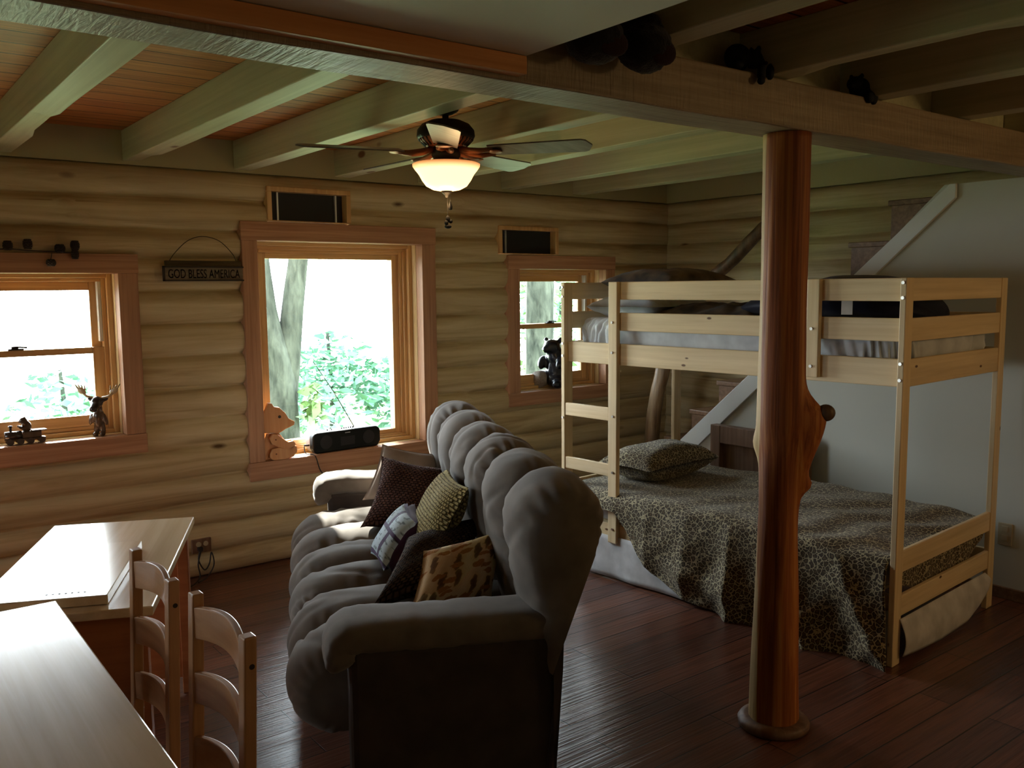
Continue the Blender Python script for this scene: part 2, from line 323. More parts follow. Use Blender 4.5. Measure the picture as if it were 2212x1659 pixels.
# ------------------------------------------------------------------ mesh builder
class MB:
    def __init__(s): s.v = []; s.f = []; s.uv = {}
    def add(s, vs, fs):
        o = len(s.v); s.v += [Vector(p) for p in vs]; s.f += [tuple(i + o for i in f) for f in fs]; return s
    def box(s, lo, hi, M=None):
        x0, y0, z0 = lo; x1, y1, z1 = hi
        vs = [(x0, y0, z0), (x1, y0, z0), (x1, y1, z0), (x0, y1, z0), (x0, y0, z1), (x1, y0, z1), (x1, y1, z1), (x0, y1, z1)]
        if M: vs = [M @ Vector(p) for p in vs]
        return s.add(vs, [(3, 2, 1, 0), (4, 5, 6, 7), (0, 1, 5, 4), (1, 2, 6, 5), (2, 3, 7, 6), (3, 0, 4, 7)])
    def prism(s, poly, axis, lo, hi):
        n = len(poly)
        def P(a, b, h): return (h, a, b) if axis == 0 else ((a, h, b) if axis == 1 else (a, b, h))
        vs = [P(a, b, lo) for a, b in poly] + [P(a, b, hi) for a, b in poly]
        fs = [tuple(range(n))[::-1], tuple(range(n, 2 * n))] + [(i, (i + 1) % n, n + (i + 1) % n, n + i) for i in range(n)]
        return s.add(vs, fs)
    def grid(s, fn, nu, nv, cu=False, cv=False, uv=False):
        o = len(s.v)
        for i in range(nu):
            for j in range(nv):
                s.v.append(Vector(fn(i / (nu - (0 if cu else 1)), j / (nv - (0 if cv else 1)))))
                if uv: s.uv[len(s.v) - 1] = (i / (nu - 1), j / (nv - 1))
        for i in range(nu if cu else nu - 1):
            for j in range(nv if cv else nv - 1):
                a = i * nv + j; b = ((i + 1) % nu) * nv + j
                c = ((i + 1) % nu) * nv + (j + 1) % nv; d = i * nv + (j + 1) % nv
                s.f.append((o + a, o + b, o + c, o + d))
        return s
    def tube(s, pts, rad, n=10, caps=True, sq=None):
        pts = [Vector(p) for p in pts]; k = len(pts)
        if not hasattr(rad, '__len__'): rad = [rad] * k
        o = len(s.v); up = None
        for i, p in enumerate(pts):
            t = (pts[min(i + 1, k - 1)] - pts[max(i - 1, 0)]).normalized()
            if up is None:
                up = Vector((0, 0, 1)) if abs(t.z) < .9 else Vector((1, 0, 0))
            x = t.cross(up).normalized(); y = x.cross(t).normalized(); up = y
            for j in range(n):
                a = 2 * PI * j / n; r = rad[i]
                if callable(r): r = r(a)
                s.v.append(p + (x * math.cos(a) + y * math.sin(a)) * r)
        for i in range(k - 1):
            for j in range(n):
                s.f.append((o + i * n + j, o + i * n + (j + 1) % n, o + (i + 1) * n + (j + 1) % n, o + (i + 1) * n + j))
        if caps:
            s.f.append(tuple(o + j for j in range(n))[::-1]); s.f.append(tuple(o + (k - 1) * n + j for j in range(n)))
        return s
    def lathe(s, prof, n=32, c=(0, 0, 0)):
        c = Vector(c)
        return s.grid(lambda a, t: c + Vector((prof[round(t * (len(prof) - 1))][0] * math.cos(2 * PI * a), prof[round(t * (len(prof) - 1))][0] * math.sin(2 * PI * a), prof[round(t * (len(prof) - 1))][1])), n, len(prof), True)
    def ell(s, c, r, rot=(0, 0, 0), nu=16, nv=10):
        from mathutils import Euler
        c = Vector(c); E = Euler(rot).to_matrix()
        o = len(s.v); s.v.append(c + E @ Vector((0, 0, -r[2])))
        for j in range(1, nv):
            ph = -PI / 2 + PI * j / nv
            for i in range(nu):
                a = 2 * PI * i / nu
                s.v.append(c + E @ Vector((r[0] * math.cos(ph) * math.cos(a), r[1] * math.cos(ph) * math.sin(a), r[2] * math.sin(ph))))
        s.v.append(c + E @ Vector((0, 0, r[2]))); top = len(s.v) - 1
        for i in range(nu): s.f.append((o, o + 1 + (i + 1) % nu, o + 1 + i)); s.f.append((top, top - nu + i, top - nu + (i + 1) % nu))
        for j in range(nv - 2):
            for i in range(nu):
                a = o + 1 + j * nu
                s.f.append((a + i, a + (i + 1) % nu, a + nu + (i + 1) % nu, a + nu + i))
        return s
    def build(s, name, mat, parent=None, smooth=False, bevel=0., off=(0, 0, 0), loc=None):
        me = bpy.data.meshes.new(name); off = Vector(off)
        me.from_pydata([p - off for p in s.v], [], s.f)
        bm = bmesh.new(); bm.from_mesh(me); bmesh.ops.recalc_face_normals(bm, faces=bm.faces[:]); bm.to_mesh(me); bm.free()
        if s.uv:
            l = me.uv_layers.new(name='UVMap')
            for lp in me.loops: l.data[lp.index].uv = s.uv.get(lp.vertex_index, (0, 0))
        me.materials.append(MW[mat] if isinstance(mat, str) else mat)
        if smooth:
            for p in me.polygons: p.use_smooth = True
        o = bpy.data.objects.new(name, me); C.objects.link(o)
        if parent: o.parent = parent
        if loc: o.location = loc
        if bevel:
            m = o.modifiers.new('bevel', 'BEVEL'); m.width = bevel; m.segments = 2; m.limit_method = 'ANGLE'; m.angle_limit = R(40)
        return o
def bx(lo, hi): return MB().box(lo, hi)
def tag(o, label=None, cat=None, group=None, kind=None):
    if label: o['label'] = label
    if cat: o['category'] = cat
    if group: o['group'] = group
    if kind: o['kind'] = kind
    return o
def thing(name, loc, label=None, cat=None, group=None, kind=None, rz=0.):
    o = bpy.data.objects.new(name, None); C.objects.link(o); o.location = loc; o.rotation_euler = (0, 0, rz)
    o.empty_display_size = .1
    return tag(o, label, cat, group, kind)
def copytree(o, loc, label, parent=None):
    r = o.copy(); C.objects.link(r)
    if parent: r.parent = parent
    else:
        r.location = loc; r['label'] = label
    for ch in list(o.children): copytree(ch, None, None, r)
    return r
def structure(name, mb, mat, parent=None, **kw):
    o = mb.build(name, mat, parent, **kw)
    if not parent: o['kind'] = 'structure'
    return o
def figure(name, blobs, mat, parent=None, vox=.006, off=(0, 0, 0), fuzz=0.):
    b = MB()
    for q in blobs: b.ell(*q)
    o = b.build(name, mat, parent, True, off=off)
    m = o.modifiers.new('remesh', 'REMESH'); m.mode = 'VOXEL'; m.voxel_size = vox; m.use_smooth_shade = True
    sm = o.modifiers.new('smooth', 'SMOOTH'); sm.factor = .6; sm.iterations = 4
    if fuzz:
        t = bpy.data.textures.new(name + '_fuzz', 'CLOUDS'); t.noise_scale = .012
        d = o.modifiers.new('fuzz', 'DISPLACE'); d.texture = t; d.strength = fuzz; d.mid_level = .4; d.texture_coords = 'LOCAL'
    return o
def spline(pts, n):
    out = []; k = len(pts)
    for i in range(n):
        t = i / (n - 1) * (k - 1); a = min(int(t), k - 2); u = t - a
        p0, p1, p2, p3 = (Vector(pts[max(0, min(k - 1, a + d))]) for d in (-1, 0, 1, 2))
        out.append(.5 * ((2 * p1) + (p2 - p0) * u + (2 * p0 - 5 * p1 + 4 * p2 - p3) * u * u + (3 * p1 - p0 - 3 * p2 + p3) * u ** 3))
    return out
def nz(x, y=0., z=0.): return noise.noise(Vector((x, y, z)))

# ------------------------------------------------------------------ room shell
WY = 4.94            # seam plane of the window wall
SEAMS = [0., .13, .29, .42, .56, .73, .9, 1.075, 1.245, 1.42, 1.6, 1.77, 1.93, 2.09, 2.25]
OPEN = [(.25, 1.172, .852, 1.692), (1.918, 3.0, .615, 1.878), (3.787, 4.602, .867, 1.728), (1.985, 2.50, 1.985, 2.18), (3.61, 4.135, 1.828, 2.017),
        (-1.75, -.55, 1.28, 1.78)]
KNOTS = ((1.02, 1.975), (3.35, .885), (.96, 2.045), (3.30, 2.16))
def logwall(name, lo, hi, opens, mat, put, seed):
    b = MB()
    xs = [lo + i * (hi - lo) / int((hi - lo) / .06) for i in range(int((hi - lo) / .06) + 1)]
    zs = []
    for a, c in zip(SEAMS, SEAMS[1:]): zs += [a + (c - a) * t for t in (0, .03, .1, .22, .36, .5, .64, .78, .9, .97)]
    zs.append(SEAMS[-1])
    for q in opens: xs += [q[0], q[1]]; zs += [q[2], q[3]]
    xs = sorted(set(round(x, 4) for x in xs)); zs = sorted(set(round(z, 4) for z in zs))
    def depth(x, z):
        for k, (a, c) in enumerate(zip(SEAMS, SEAMS[1:])):
            w = lambda i: (.014 * nz(x * 1.1 + i * 7.3, seed, i * 3.1) if 0 < i < len(SEAMS) - 1 else 0)
            a2, c2 = a + w(k), c + w(k + 1)
            if z <= c2 + 1e-6 or k == len(SEAMS) - 2:
                t = min(1, max(0, (z - a2) / (c2 - a2))); u = 2 * t - 1
                d = .055 * max(0, 1 - abs(u) ** 2.6) ** .62
                kn = sum(.022 * max(0, 1 - ((x - a_) ** 2 + (z - b_) ** 2) / .0016) ** .5 for a_, b_ in KNOTS) if name == 'wall_back' else 0
                return d + .010 * nz(x * .9, k * 5. + seed, 1.) * (d > .02) + kn
        return 0
    idx = {}
    def V(i, j):
        if (i, j) not in idx: idx[(i, j)] = len(b.v); b.v.append(Vector(put(xs[i], zs[j], depth(xs[i], zs[j]))))
        return idx[(i, j)]
    for i in range(len(xs) - 1):
        for j in range(len(zs) - 1):
            cx, cz = (xs[i] + xs[i + 1]) / 2, (zs[j] + zs[j + 1]) / 2
            if any(q[0] < cx < q[1] and q[2] < cz < q[3] for q in opens): continue
            b.f.append((V(i, j), V(i + 1, j), V(i + 1, j + 1), V(i, j + 1)))
    # outer face of the wall
    gx = sorted(set([lo, hi] + [q[k] for q in opens for k in (0, 1)])); gz = sorted(set([0, 2.25] + [q[k] for q in opens for k in (2, 3)]))
    for i in range(len(gx) - 1):
        for j in range(len(gz) - 1):
            cx, cz = (gx[i] + gx[i + 1]) / 2, (gz[j] + gz[j + 1]) / 2
            if any(q[0] < cx < q[1] and q[2] < cz < q[3] for q in opens): continue
            b.add([put(gx[i], gz[j], -.2), put(gx[i + 1], gz[j], -.2), put(gx[i + 1], gz[j + 1], -.2), put(gx[i], gz[j + 1], -.2)], [(0, 1, 2, 3)])
    o = b.build(name, mat, smooth=True); o['kind'] = 'structure'; return o
logwall('wall_back', -2.6, 5.33, OPEN, 'log_x', lambda x, z, d: (x, WY - d, z), 3.)
logwall('wall_right', -2.2, 4.94, [], 'log_y', lambda y, z, d: (5.33 - d, y, z), 11.)
OPENL = [(3.5, 4.5, .85, 1.55)]
logwall('wall_left', -2.2, 4.94, OPENL, 'log_y', lambda y, z, d: (-2.6 + d, y, z), 17.)
logwall('wall_front', -2.6, 5.33, [], 'log_x', lambda x, z, d: (x, -2.2 + d, z), 23.)
structure('floor', bx((-2.8, -2.4, -.06), (5.6, 5.14, 0)), 'floor')
structure('ceiling', bx((-2.8, -2.4, 2.42), (5.6, 5.14, 2.47)), 'ceil')
# boards closing the bays between the joists, on the wall top
structure('trim_1', bx((-2.6, 4.905, 2.25), (5.33, 4.95, 2.42)), 'rim')
structure('trim_2', bx((5.285, -2.2, 2.25), (5.33, 4.905, 2.42)), 'rim')
structure('trim_3', bx((-2.6, -2.2, 2.25), (5.33, -2.15, 2.42)), 'rim')
structure('trim_4', bx((-2.6, -2.15, 2.25), (-2.55, 4.905, 2.42)), 'rim')
# white partition under the stairs with a sloping top
pw = MB().prism([(-2.14, 0), (4.17, 0), (4.17, .40), (2.37, 2.112), (-2.14, 2.112)], 0, 4.65, 4.74)
structure('wall_partition', pw, 'white')
structure('baseboard_right', bx((4.632, -2.14, 0), (4.65, 4.10, .06)), 'stair', bevel=.003)
structure('ceiling_soffit', bx((-2.55, -2.14, 2.17), (1.41, 1.808, 2.262)), 'soffit', bevel=.002)
structure('trim_5', bx((-2.5, 1.772, 2.124), (1.405, 1.8085, 2.168)), 'orange', bevel=.002)

# exposed joists, one object each
JL = ['pale ceiling joist over the left edge of the table by the wall, leftmost in view', 'pale ceiling joist whose end meets the wall above the hanging wooden sign',
      'pale ceiling joist just left of the ceiling fan', 'pale ceiling joist passing right behind the ceiling fan motor',
      'pale ceiling joist over the right end of the sofa and the small far window vent', 'pale ceiling joist nearest above the bunk bed head',
      'pale ceiling joist nearest the log wall by the stairs']
JX = [.63, 1.235, 1.815, 2.423, 3.0, 3.658, 4.30]
for k, x in enumerate(JX):
    b = MB(); n = 60
    for i in range(n + 1):
        y = -2.1 + i * (4.93 + 2.1) / n
        wa = .007 * nz(y * 1.3, k * 9.) + (-.012 if nz(y * 1.1, k * 4. + 2) > .28 else 0); wz = .006 * nz(y * .9, 5., k * 3.)
        b.v += [Vector((x + .004 * nz(y, k), y, 2.265 + wz * .5)), Vector((x + .103 + wa, y, 2.265 + wz * .5 + (.008 if wa < -.008 else 0))), Vector((x + .103, y, 2.4195)), Vector((x, y, 2.4195))]
    for i in range(n):
        for j in range(4): b.f.append((i * 4 + j, i * 4 + (j + 1) % 4, i * 4 + 4 + (j + 1) % 4, i * 4 + 4 + j))
    b.f += [(0, 1, 2, 3), (n * 4 + 3, n * 4 + 2, n * 4 + 1, n * 4)]
    tag(b.build('ceiling_joist', 'joist', bevel=.004), JL[k], 'beam', 'exposed ceiling joists')
# the big beam
b = MB(); n = 90
for i in range(n + 1):
    x = -2.5 + i * (5.28 + 2.5) / n
    w = lambda s: .006 * nz(x * 2.2, s, 3.)
    b.v += [Vector((x, 1.81 + w(1), 2.112 + w(2))), Vector((x, 1.985 + w(3), 2.112 + w(2.5))), Vector((x, 1.985 + w(3) * .5, 2.262)), Vector((x, 1.81 + w(1) * .5, 2.262))]
for i in range(n):
    for j in range(4): b.f.append((i * 4 + j, i * 4 + (j + 1) % 4, i * 4 + 4 + (j + 1) % 4, i * 4 + 4 + j))
b.f += [(0, 1, 2, 3), (n * 4 + 3, n * 4 + 2, n * 4 + 1, n * 4)]
tag(b.build('ceiling_beam', 'beam', bevel=.006), 'massive rough sawn brown beam crossing the room on the round log post', 'beam')
# filler blocks on top of the beam, seen from the camera side
for k, (x0, x1) in enumerate(((1.93, 2.42), (2.53, 2.995), (3.11, 3.65), (3.765, 4.295))):
    tag(bx((x0, 1.93, 2.264), (x1, 1.965, 2.419)).build('blocking_board', 'joist', bevel=.002),
        ['pale blocking board on the beam behind the crouching black bear', 'pale blocking board on the beam behind the sitting black bear with string', 'pale blocking board on the beam right of both small black bears', 'pale blocking board on the beam nearest the white stair wall'][k], 'board', 'blocking boards on the beam')

# ------------------------------------------------------------------ windows
def window(n, o, style, cas):
    x0, x1, z0, z1 = o
    root = thing('window_%d' % n, (x0, WY, z0), kind='structure'); off = root.location.copy()
    cl, cr, ct, cb = cas
    f = 4.872
    def P(name, mb, mat, bevel=.003): return mb.build(name, mat, root, off=off, bevel=bevel)
    P('casing', bx((x0 - cl, f, z0 - .0), (x0, 4.95, z1)), 'trim_z'); P('casing', bx((x1, f, z0), (x1 + cr, 4.95, z1)), 'trim_z')
    P('casing', bx((x0 - cl - .004, f - .003, z1), (x1 + cr + .004, 4.95, z1 + ct)), 'trim_x')
    P('sill_trim', bx((x0 - cl - .004, f - .003, z0 - cb), (x1 + cr + .004, 4.95, z0 - .001)), 'trim_x')
    D = 5.16
    P('jamb', bx((x0 - .02, 4.951, z0 - .02), (x0 + .001, D, z1 + .02)), 'jamb_z', 0); P('jamb', bx((x1 - .001, 4.951, z0 - .02), (x1 + .02, D, z1 + .02)), 'jamb_z', 0)
    P('jamb', bx((x0, 4.951, z1 - .001), (x1, D, z1 + .02)), 'jamb_x', 0); P('sill', bx((x0, 4.951, z0 - .02), (x1, D, z0)), 'jamb_x', 0)
    def ring(name, a, y0, y1, wl, wr, wt, wb, mats=('sash_x', 'sash_z')):
        X0, X1, Z0, Z1 = a
        P(name, bx((X0, y0, Z0), (X0 + wl, y1, Z1)), mats[1]); P(name, bx((X1 - wr, y0, Z0), (X1, y1, Z1)), mats[1])
        P(name, bx((X0 + wl, y0, Z1 - wt), (X1 - wr, y1, Z1)), mats[0]); P(name, bx((X0 + wl, y0, Z0), (X1 - wr, y1, Z0 + wb)), mats[0])
        return (X0 + wl, X1 - wr, Z0 + wb, Z1 - wt)
    a = ring('frame', o, 5.0, 5.15, .028, .028, .022, .022)
    if style == 'fixed':
        a = ring('frame', a, 5.03, 5.14, .022, .022, .020, .012)
        a = ring('frame', a, 5.045, 5.13, .022, .022, .018, .010)
        a = ring('sash', a, 5.06, 5.12, .045, .045, .034, .028)
        P('pane', bx((a[0], 5.085, a[2]), (a[1], 5.089, a[3])), 'glass', 0)
    else:
        a = ring('frame', a, 5.03, 5.14, .022, .022, .018, .02)
        zm = a[2] + (a[3] - a[2]) * .52
        u = ring('sash', (a[0], a[1], zm - .012, a[3]), 5.075, 5.11, .050, .050, .045, .035)
        P('pane', bx((u[0], 5.09, u[2]), (u[1], 5.094, u[3])), 'glass', 0)
        l = ring('sash', (a[0], a[1], a[2], zm + .022), 5.035, 5.07, .055, .055, .034, .06)
        P('pane', bx((l[0], 5.05, l[2]), (l[1], 5.054, l[3])), 'glass', 0)
        xc = (a[0] + a[1]) / 2
        lk = MB().box((xc - .035, 5.03, zm + .022), (xc + .035, 5.062, zm + .030)).box((xc - .02, 5.03, zm + .030), (xc + .012, 5.05, zm + .042)).tube([(xc, 5.04, zm + .038), (xc + .05, 5.03, zm + .034)], .005, 6)
        P('lock', lk, 'bronze', .002)
        for xa, xb in ((a[0], a[0] + .018), (a[1] - .018, a[1])): P('jamb_liner', bx((xa, 5.034, zm + .05), (xb, 5.073, a[3])), 'skirtwhite')
    return root
window(1, OPEN[0], 'double', (.10, .098, .098, .102))
window(2, OPEN[1], 'fixed', (.09, .10, .105, .108))
window(3, OPEN[2], 'double', (.096, .09, .095, .095))
window(4, OPEN[5], 'double', (.10, .10, .10, .10))  # unseen extra window, added for fill light from the left
def side_window(n, o):
    y0, y1, z0, z1 = o
    root = thing('window_%d' % n, (-2.6, y0, z0), kind='structure'); off = root.location.copy(); f = -2.535
    def P(name, lo, hi, mat, bevel=.003): bx(lo, hi).build(name, mat, root, off=off, bevel=bevel)
    P('casing', (-2.6, y0 - .1, z0), (f, y0, z1), 'trim_z'); P('casing', (-2.6, y1, z0), (f, y1 + .1, z1), 'trim_z')
    P('casing', (-2.6, y0 - .1, z1), (f, y1 + .1, z1 + .1), 'trim_x'); P('sill_trim', (-2.6, y0 - .1, z0 - .1), (f, y1 + .1, z0 - .001), 'trim_x')
    ym = (y0 + y1) / 2
    for a, c in ((y0, y0 + .06), (ym - .05, ym + .05), (y1 - .06, y1)): P('frame', (-2.79, a, z0), (-2.68, c, z1), 'sash_z')
    for a, c in ((z0, z0 + .06), (z1 - .06, z1)): P('frame', (-2.785, y0 + .06, a), (-2.685, y1 - .06, c), 'sash_x')
    for a, c in ((y0 + .06, ym - .05), (ym + .05, y1 - .06)): P('pane', (-2.74, a, z0 + .06), (-2.736, c, z1 - .06), 'glass', 0)
side_window(5, OPENL[0])
# ------------------------------------------------------------------ vents above windows
def vent(x0, x1, z0, z1, label, strips):
    t = thing('wall_vent', ((x0 + x1) / 2, WY, z0), label, 'vent', 'recessed vents above the windows'); off = t.location.copy()
    fr = MB()
    fr.box((x0 - .028, 4.868, z0 - .0), (x0, 4.99, z1)).box((x1, 4.868, z0), (x1 + .028, 4.99, z1)).box((x0 - .028, 4.868, z1), (x1 + .028, 4.99, z1 + .028))
    fr.box((x0 - .028, 4.868, z0 - .006), (x1 + .028, 4.99, z0))
    fr.build('frame', 'sash_z', t, off=off, bevel=.003)
    bx((x0, 4.93, z0), (x1, 4.95, z1)).build('screen', 'screen', t, off=off)
    for s in strips: bx((s - .005, 4.915, z0), (s + .005, 4.93, z1)).build('strip', 'silver', t, off=off)
vent(2.013, 2.478, 1.994, 2.155, 'dark recessed wall vent in a wood frame above the middle window', (2.065, 2.43))
vent(3.638, 4.108, 1.835, 1.992, 'dark recessed wall vent in a wood frame above the window by the bunk bed', (3.70,))

# ------------------------------------------------------------------ log post
b = MB(); pr = []; pts = []
prof = [(.0, .088), (.05, .088), (.3, .081), (.6, .072), (.8, .066), (1.0, .070), (1.12, .08), (1.3, .080), (1.6, .077), (1.9, .077), (2.111, .078)]
def prad(z):
    for (a, ra), (c, rc) in zip(prof, prof[1:]):
        if a <= z <= c: return ra + (rc - ra) * (z - a) / (c - a)
    return prof[-1][1]
PX, PY = 2.626, 1.888
def postpt(a, t):
    z = t * 2.111; th = 2 * PI * a
    r = prad(z) * (1 + .05 * nz(math.cos(th) * 1.5, math.sin(th) * 1.5, z * .8)) + .003 * nz(th * 3, z * 3.)
    # branch stub swelling on the camera right and a small one on the left
    d = math.atan2(math.sin(th - R(-55)), math.cos(th - R(-55)))
    up = z - 1.14
    r += .075 * math.exp(-(d / .42) ** 2) * (math.exp(-(up / .07) ** 2) if up > 0 else math.exp(-(up / .20) ** 2))
    d2 = math.atan2(math.sin(th - R(118)), math.cos(th - R(118)))
    r += .018 * math.exp(-(d2 / .3) ** 2) * math.exp(-((z - 1.04) / .05) ** 2)
    d3 = math.atan2(math.sin(th - R(-58)), math.cos(th - R(-58)))
    r += .028 * math.exp(-(d3 / .22) ** 2) * math.exp(-((z - .90) / .03) ** 2)
    return (r * math.cos(th), r * math.sin(th), z)
t = thing('log_post', (PX, PY, 0), 'round reddish peeled log post with a branch stub holding up the beam', 'post')
b = MB().grid(postpt, 48, 110, True)
b.f += [tuple(i * 110 for i in range(48)), tuple(i * 110 + 109 for i in range(48))]
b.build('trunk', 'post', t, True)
st = MB().ell((.150 * math.cos(R(-55)), .150 * math.sin(R(-55)), 1.158), (.032, .026, .030), (0, 0, R(-55)))
st.build('branch_stub', 'barkpole', t, True)
cb = MB()
for k in range(28):
    a0, a1 = 2 * PI * k / 28, 2 * PI * (k + 1) / 28
cb.lathe([(.085, .002), (.125, .002), (.128, .02), (.120, .032), (.10, .036), (.085, .036)], 40).build('base_ring', 'dark_stain', t, True)

# ------------------------------------------------------------------ ceiling fan
FX, FY = 2.19, 3.34
t = thing('ceiling_fan', (FX, FY, 2.42), 'bronze ceiling fan with five blades and a glowing glass bowl light', 'fan')
zz = lambda z: z - 2.42
MB().lathe([(.0, zz(2.4195)), (.065, zz(2.4195)), (.07, zz(2.40)), (.055, zz(2.37)), (.03, zz(2.355)), (.0, zz(2.352))], 28).build('canopy', 'bronze', t, True)
MB().tube([(0, 0, zz(2.36)), (0, 0, zz(2.31))], .014, 12).build('downrod', 'bronze', t, True)
MB().lathe([(.0, zz(2.332)), (.03, zz(2.335)), (.07, zz(2.328)), (.105, zz(2.312)), (.125, zz(2.288)), (.128, zz(2.262)), (.122, zz(2.250)), (.0, zz(2.250))], 40).build('motor_housing', 'bronze', t, True)
vt = MB().lathe([(.12, zz(2.252)), (.112, zz(2.238)), (.08, zz(2.215)), (.0, zz(2.212))], 40)
vb = vt.build('vent_ring', 'copper', t, True)
sl = MB()
for k in range(30):
    a = 2 * PI * k / 30; c, s_ = math.cos(a), math.sin(a)
    sl.tube([(.119 * c, .119 * s_, zz(2.249)), (.09 * c, .09 * s_, zz(2.2195))], .0045, 6)
sl.build('vent_slots', 'bronze', vb)
MB().lathe([(.0, zz(2.215)), (.062, zz(2.213)), (.064, zz(2.18)), (.055, zz(2.165)), (.075, zz(2.152)), (.0, zz(2.150))], 32).build('switch_housing', 'bronze', t, True)
def blade_pair(a):
    M = Matrix.Rotation(a, 4, 'Z')
    def T(p): return M @ (Matrix.Rotation(R(-13), 4, 'X') @ Vector(p) + Vector((0, 0, zz(2.195))))
    b = MB(); n = 22; L0, L1 = .20, .65
    out = []
    for i in range(n + 1):
        x = L0 + (L1 - L0) * i / n; e = (L1 - x)
        h = .052 + .016 * (i / n); h = min(h, math.sqrt(max(.0004, 1 - max(0, (x - (L1 - .05)) / .05) ** 2)) * h)
        out.append((x, h))
    for zt in (.003, -.003):
        for x, h in out: b.v += [T((x, -h, zt)), T((x, h, zt))]
    m = 2 * (n + 1)
    for i in range(n):
        b.f += [(2 * i, 2 * i + 1, 2 * i + 3, 2 * i + 2), (m + 2 * i, m + 2 * i + 2, m + 2 * i + 3, m + 2 * i + 1), (2 * i, 2 * i + 2, m + 2 * i + 2, m + 2 * i), (2 * i + 1, m + 2 * i + 1, m + 2 * i + 3, 2 * i + 3)]
    b.f += [(0, m, m + 1, 1), (2 * n, 2 * n + 1, m + 2 * n + 1, m + 2 * n)]
    b.build('blade', 'blade', t)
    iron = MB()
    iron.tube([T((.06, 0, .012)), T((.11, -.018, -.004)), T((.16, -.028, -.012)), T((.22, -.025, -.009))], [.012, .013, .012, .008], 8)
    iron.tube([T((.06, 0, .012)), T((.11, .018, -.004)), T((.16, .028, -.012)), T((.22, .025, -.009))], [.012, .013, .012, .008], 8)
    iron.ell(T((.225, 0, -.008)), (.03, .04, .008), (0, 0, a))
    iron.build('blade_iron', 'copper', t, True)
for k in range(5): blade_pair(R(-52 + 72 * k))
gm, nt, gb = newmat('bowl_glass')
tc = nd(nt, 'ShaderNodeTexCoord'); sp = nd(nt, 'ShaderNodeSeparateXYZ'); nt.links.new(tc.outputs['Object'], sp.inputs[0])
mr = nd(nt, 'ShaderNodeMapRange'); nt.links.new(sp.outputs['Z'], mr.inputs[0])
mr.inputs[1].default_value = zz(2.143); mr.inputs[2].default_value = zz(2.115); mr.inputs[3].default_value = 0.; mr.inputs[4].default_value = 1.
gr = ramp(nt, [(0., (1., .36, .10)), (1., (1., .72, .34))]); nt.links.new(mr.outputs[0], gr.inputs[0])
mr2 = nd(nt, 'ShaderNodeMapRange'); nt.links.new(mr.outputs[0], mr2.inputs[0]); mr2.inputs[3].default_value = .75; mr2.inputs[4].default_value = 2.2
gb.inputs['Base Color'].default_value = (.8, .6, .4, 1); gb.inputs['Roughness'].default_value = .3
nt.links.new(gr.outputs[0], gb.inputs['Emission Color']); nt.links.new(mr2.outputs[0], gb.inputs['Emission Strength'])
MW['bowl'] = gm
MB().lathe([(.0, zz(2.146)), (.140, zz(2.146)), (.149, zz(2.142)), (.148, zz(2.132)), (.138, zz(2.118)), (.122, zz(2.098)), (.108, zz(2.072)), (.09, zz(2.048)), (.062, zz(2.033)), (.03, zz(2.027)), (.0, zz(2.026))], 48).build('glass_bowl', 'bowl', t, True)
MB().lathe([(.0, zz(2.028)), (.026, zz(2.028)), (.02, zz(2.018)), (.008, zz(2.008)), (.006, zz(2.0)), (.0, zz(1.998))], 20).build('finial', 'bronze', t, True)
ch = MB().tube([(.004, 0, zz(2.0)), (.004, 0, zz(1.915))], .0016, 6); co = ch.build('pull_chain', 'bronze', t)
MB().ell((.004, 0, zz(1.905)), (.010, .010, .016)).ell((-.004, 0, zz(1.888)), (.009, .009, .012)).ell((.016, -.004, zz(1.895)), (.009, .009, .009)).ell((.004, 0, zz(1.872)), (.016, .016, .009)).build('pull_fob', 'black', co, True)
ch = MB().tube([(.013, -.008, zz(2.01)), (.013, -.008, zz(1.975))], .0016, 6); co = ch.build('pull_chain', 'bronze', t)
MB().lathe([(.0, zz(1.985)), (.003, zz(1.98)), (.009, zz(1.958)), (.008, zz(1.946)), (.0, zz(1.944))], 14, (.013, -.008, 0)).build('pull_fob', 'black', co, True)

# ------------------------------------------------------------------ bunk bed (local x = across, y = along towards the window wall)
BO = (3.418, 1.877, 0); BR = .0748
bed = thing('bunk_bed', BO, 'pine bunk bed with ladder and guard rails standing along the white stair wall', 'bed', rz=BR)
BW, BL = 1.07, 1.962
def bolts(post, pts, x=-.001):
    for y, z in pts:
        MB().tube([(x, y, z), (x - .004, y, z)], .007, 12).build('bolt', 'steel', post)
def part(name, lo, hi, mat, bev=.004): return bx(lo, hi).build(name, mat, bed, bevel=bev)
p = part('post', (0, 0, 0), (.067, .027, 1.626), 'pine_z'); bolts(p, [(.014, 1.606), (.014, 1.545), (.014, 1.278), (.014, 1.211)])
p = part('post', (BW - .067, 0, 0), (BW, .027, 1.626), 'pine_z')
p = part('post', (0, BL - .027, 0), (.067, BL, 1.626), 'pine_z'); bolts(p, [(BL - .013, 1.6), (BL - .013, 1.547), (BL - .013, 1.283), (BL - .013, 1.214), (BL - .013, .86)])
p = part('post', (BW - .067, BL - .027, 0), (BW, BL, 1.626), 'pine_z')
p = part('ladder_post', (0, 1.541, .2), (.028, 1.603, 1.626), 'pine_z'); bolts(p, [(1.575, 1.41), (1.575, 1.248), (1.568, .903), (1.568, .595), (1.568, .28)])
p = part('guard_post', (.0, .378, 1.197), (.028, .438, 1.6255), 'pine_z'); bolts(p, [(.411, 1.41), (.411, 1.246)])
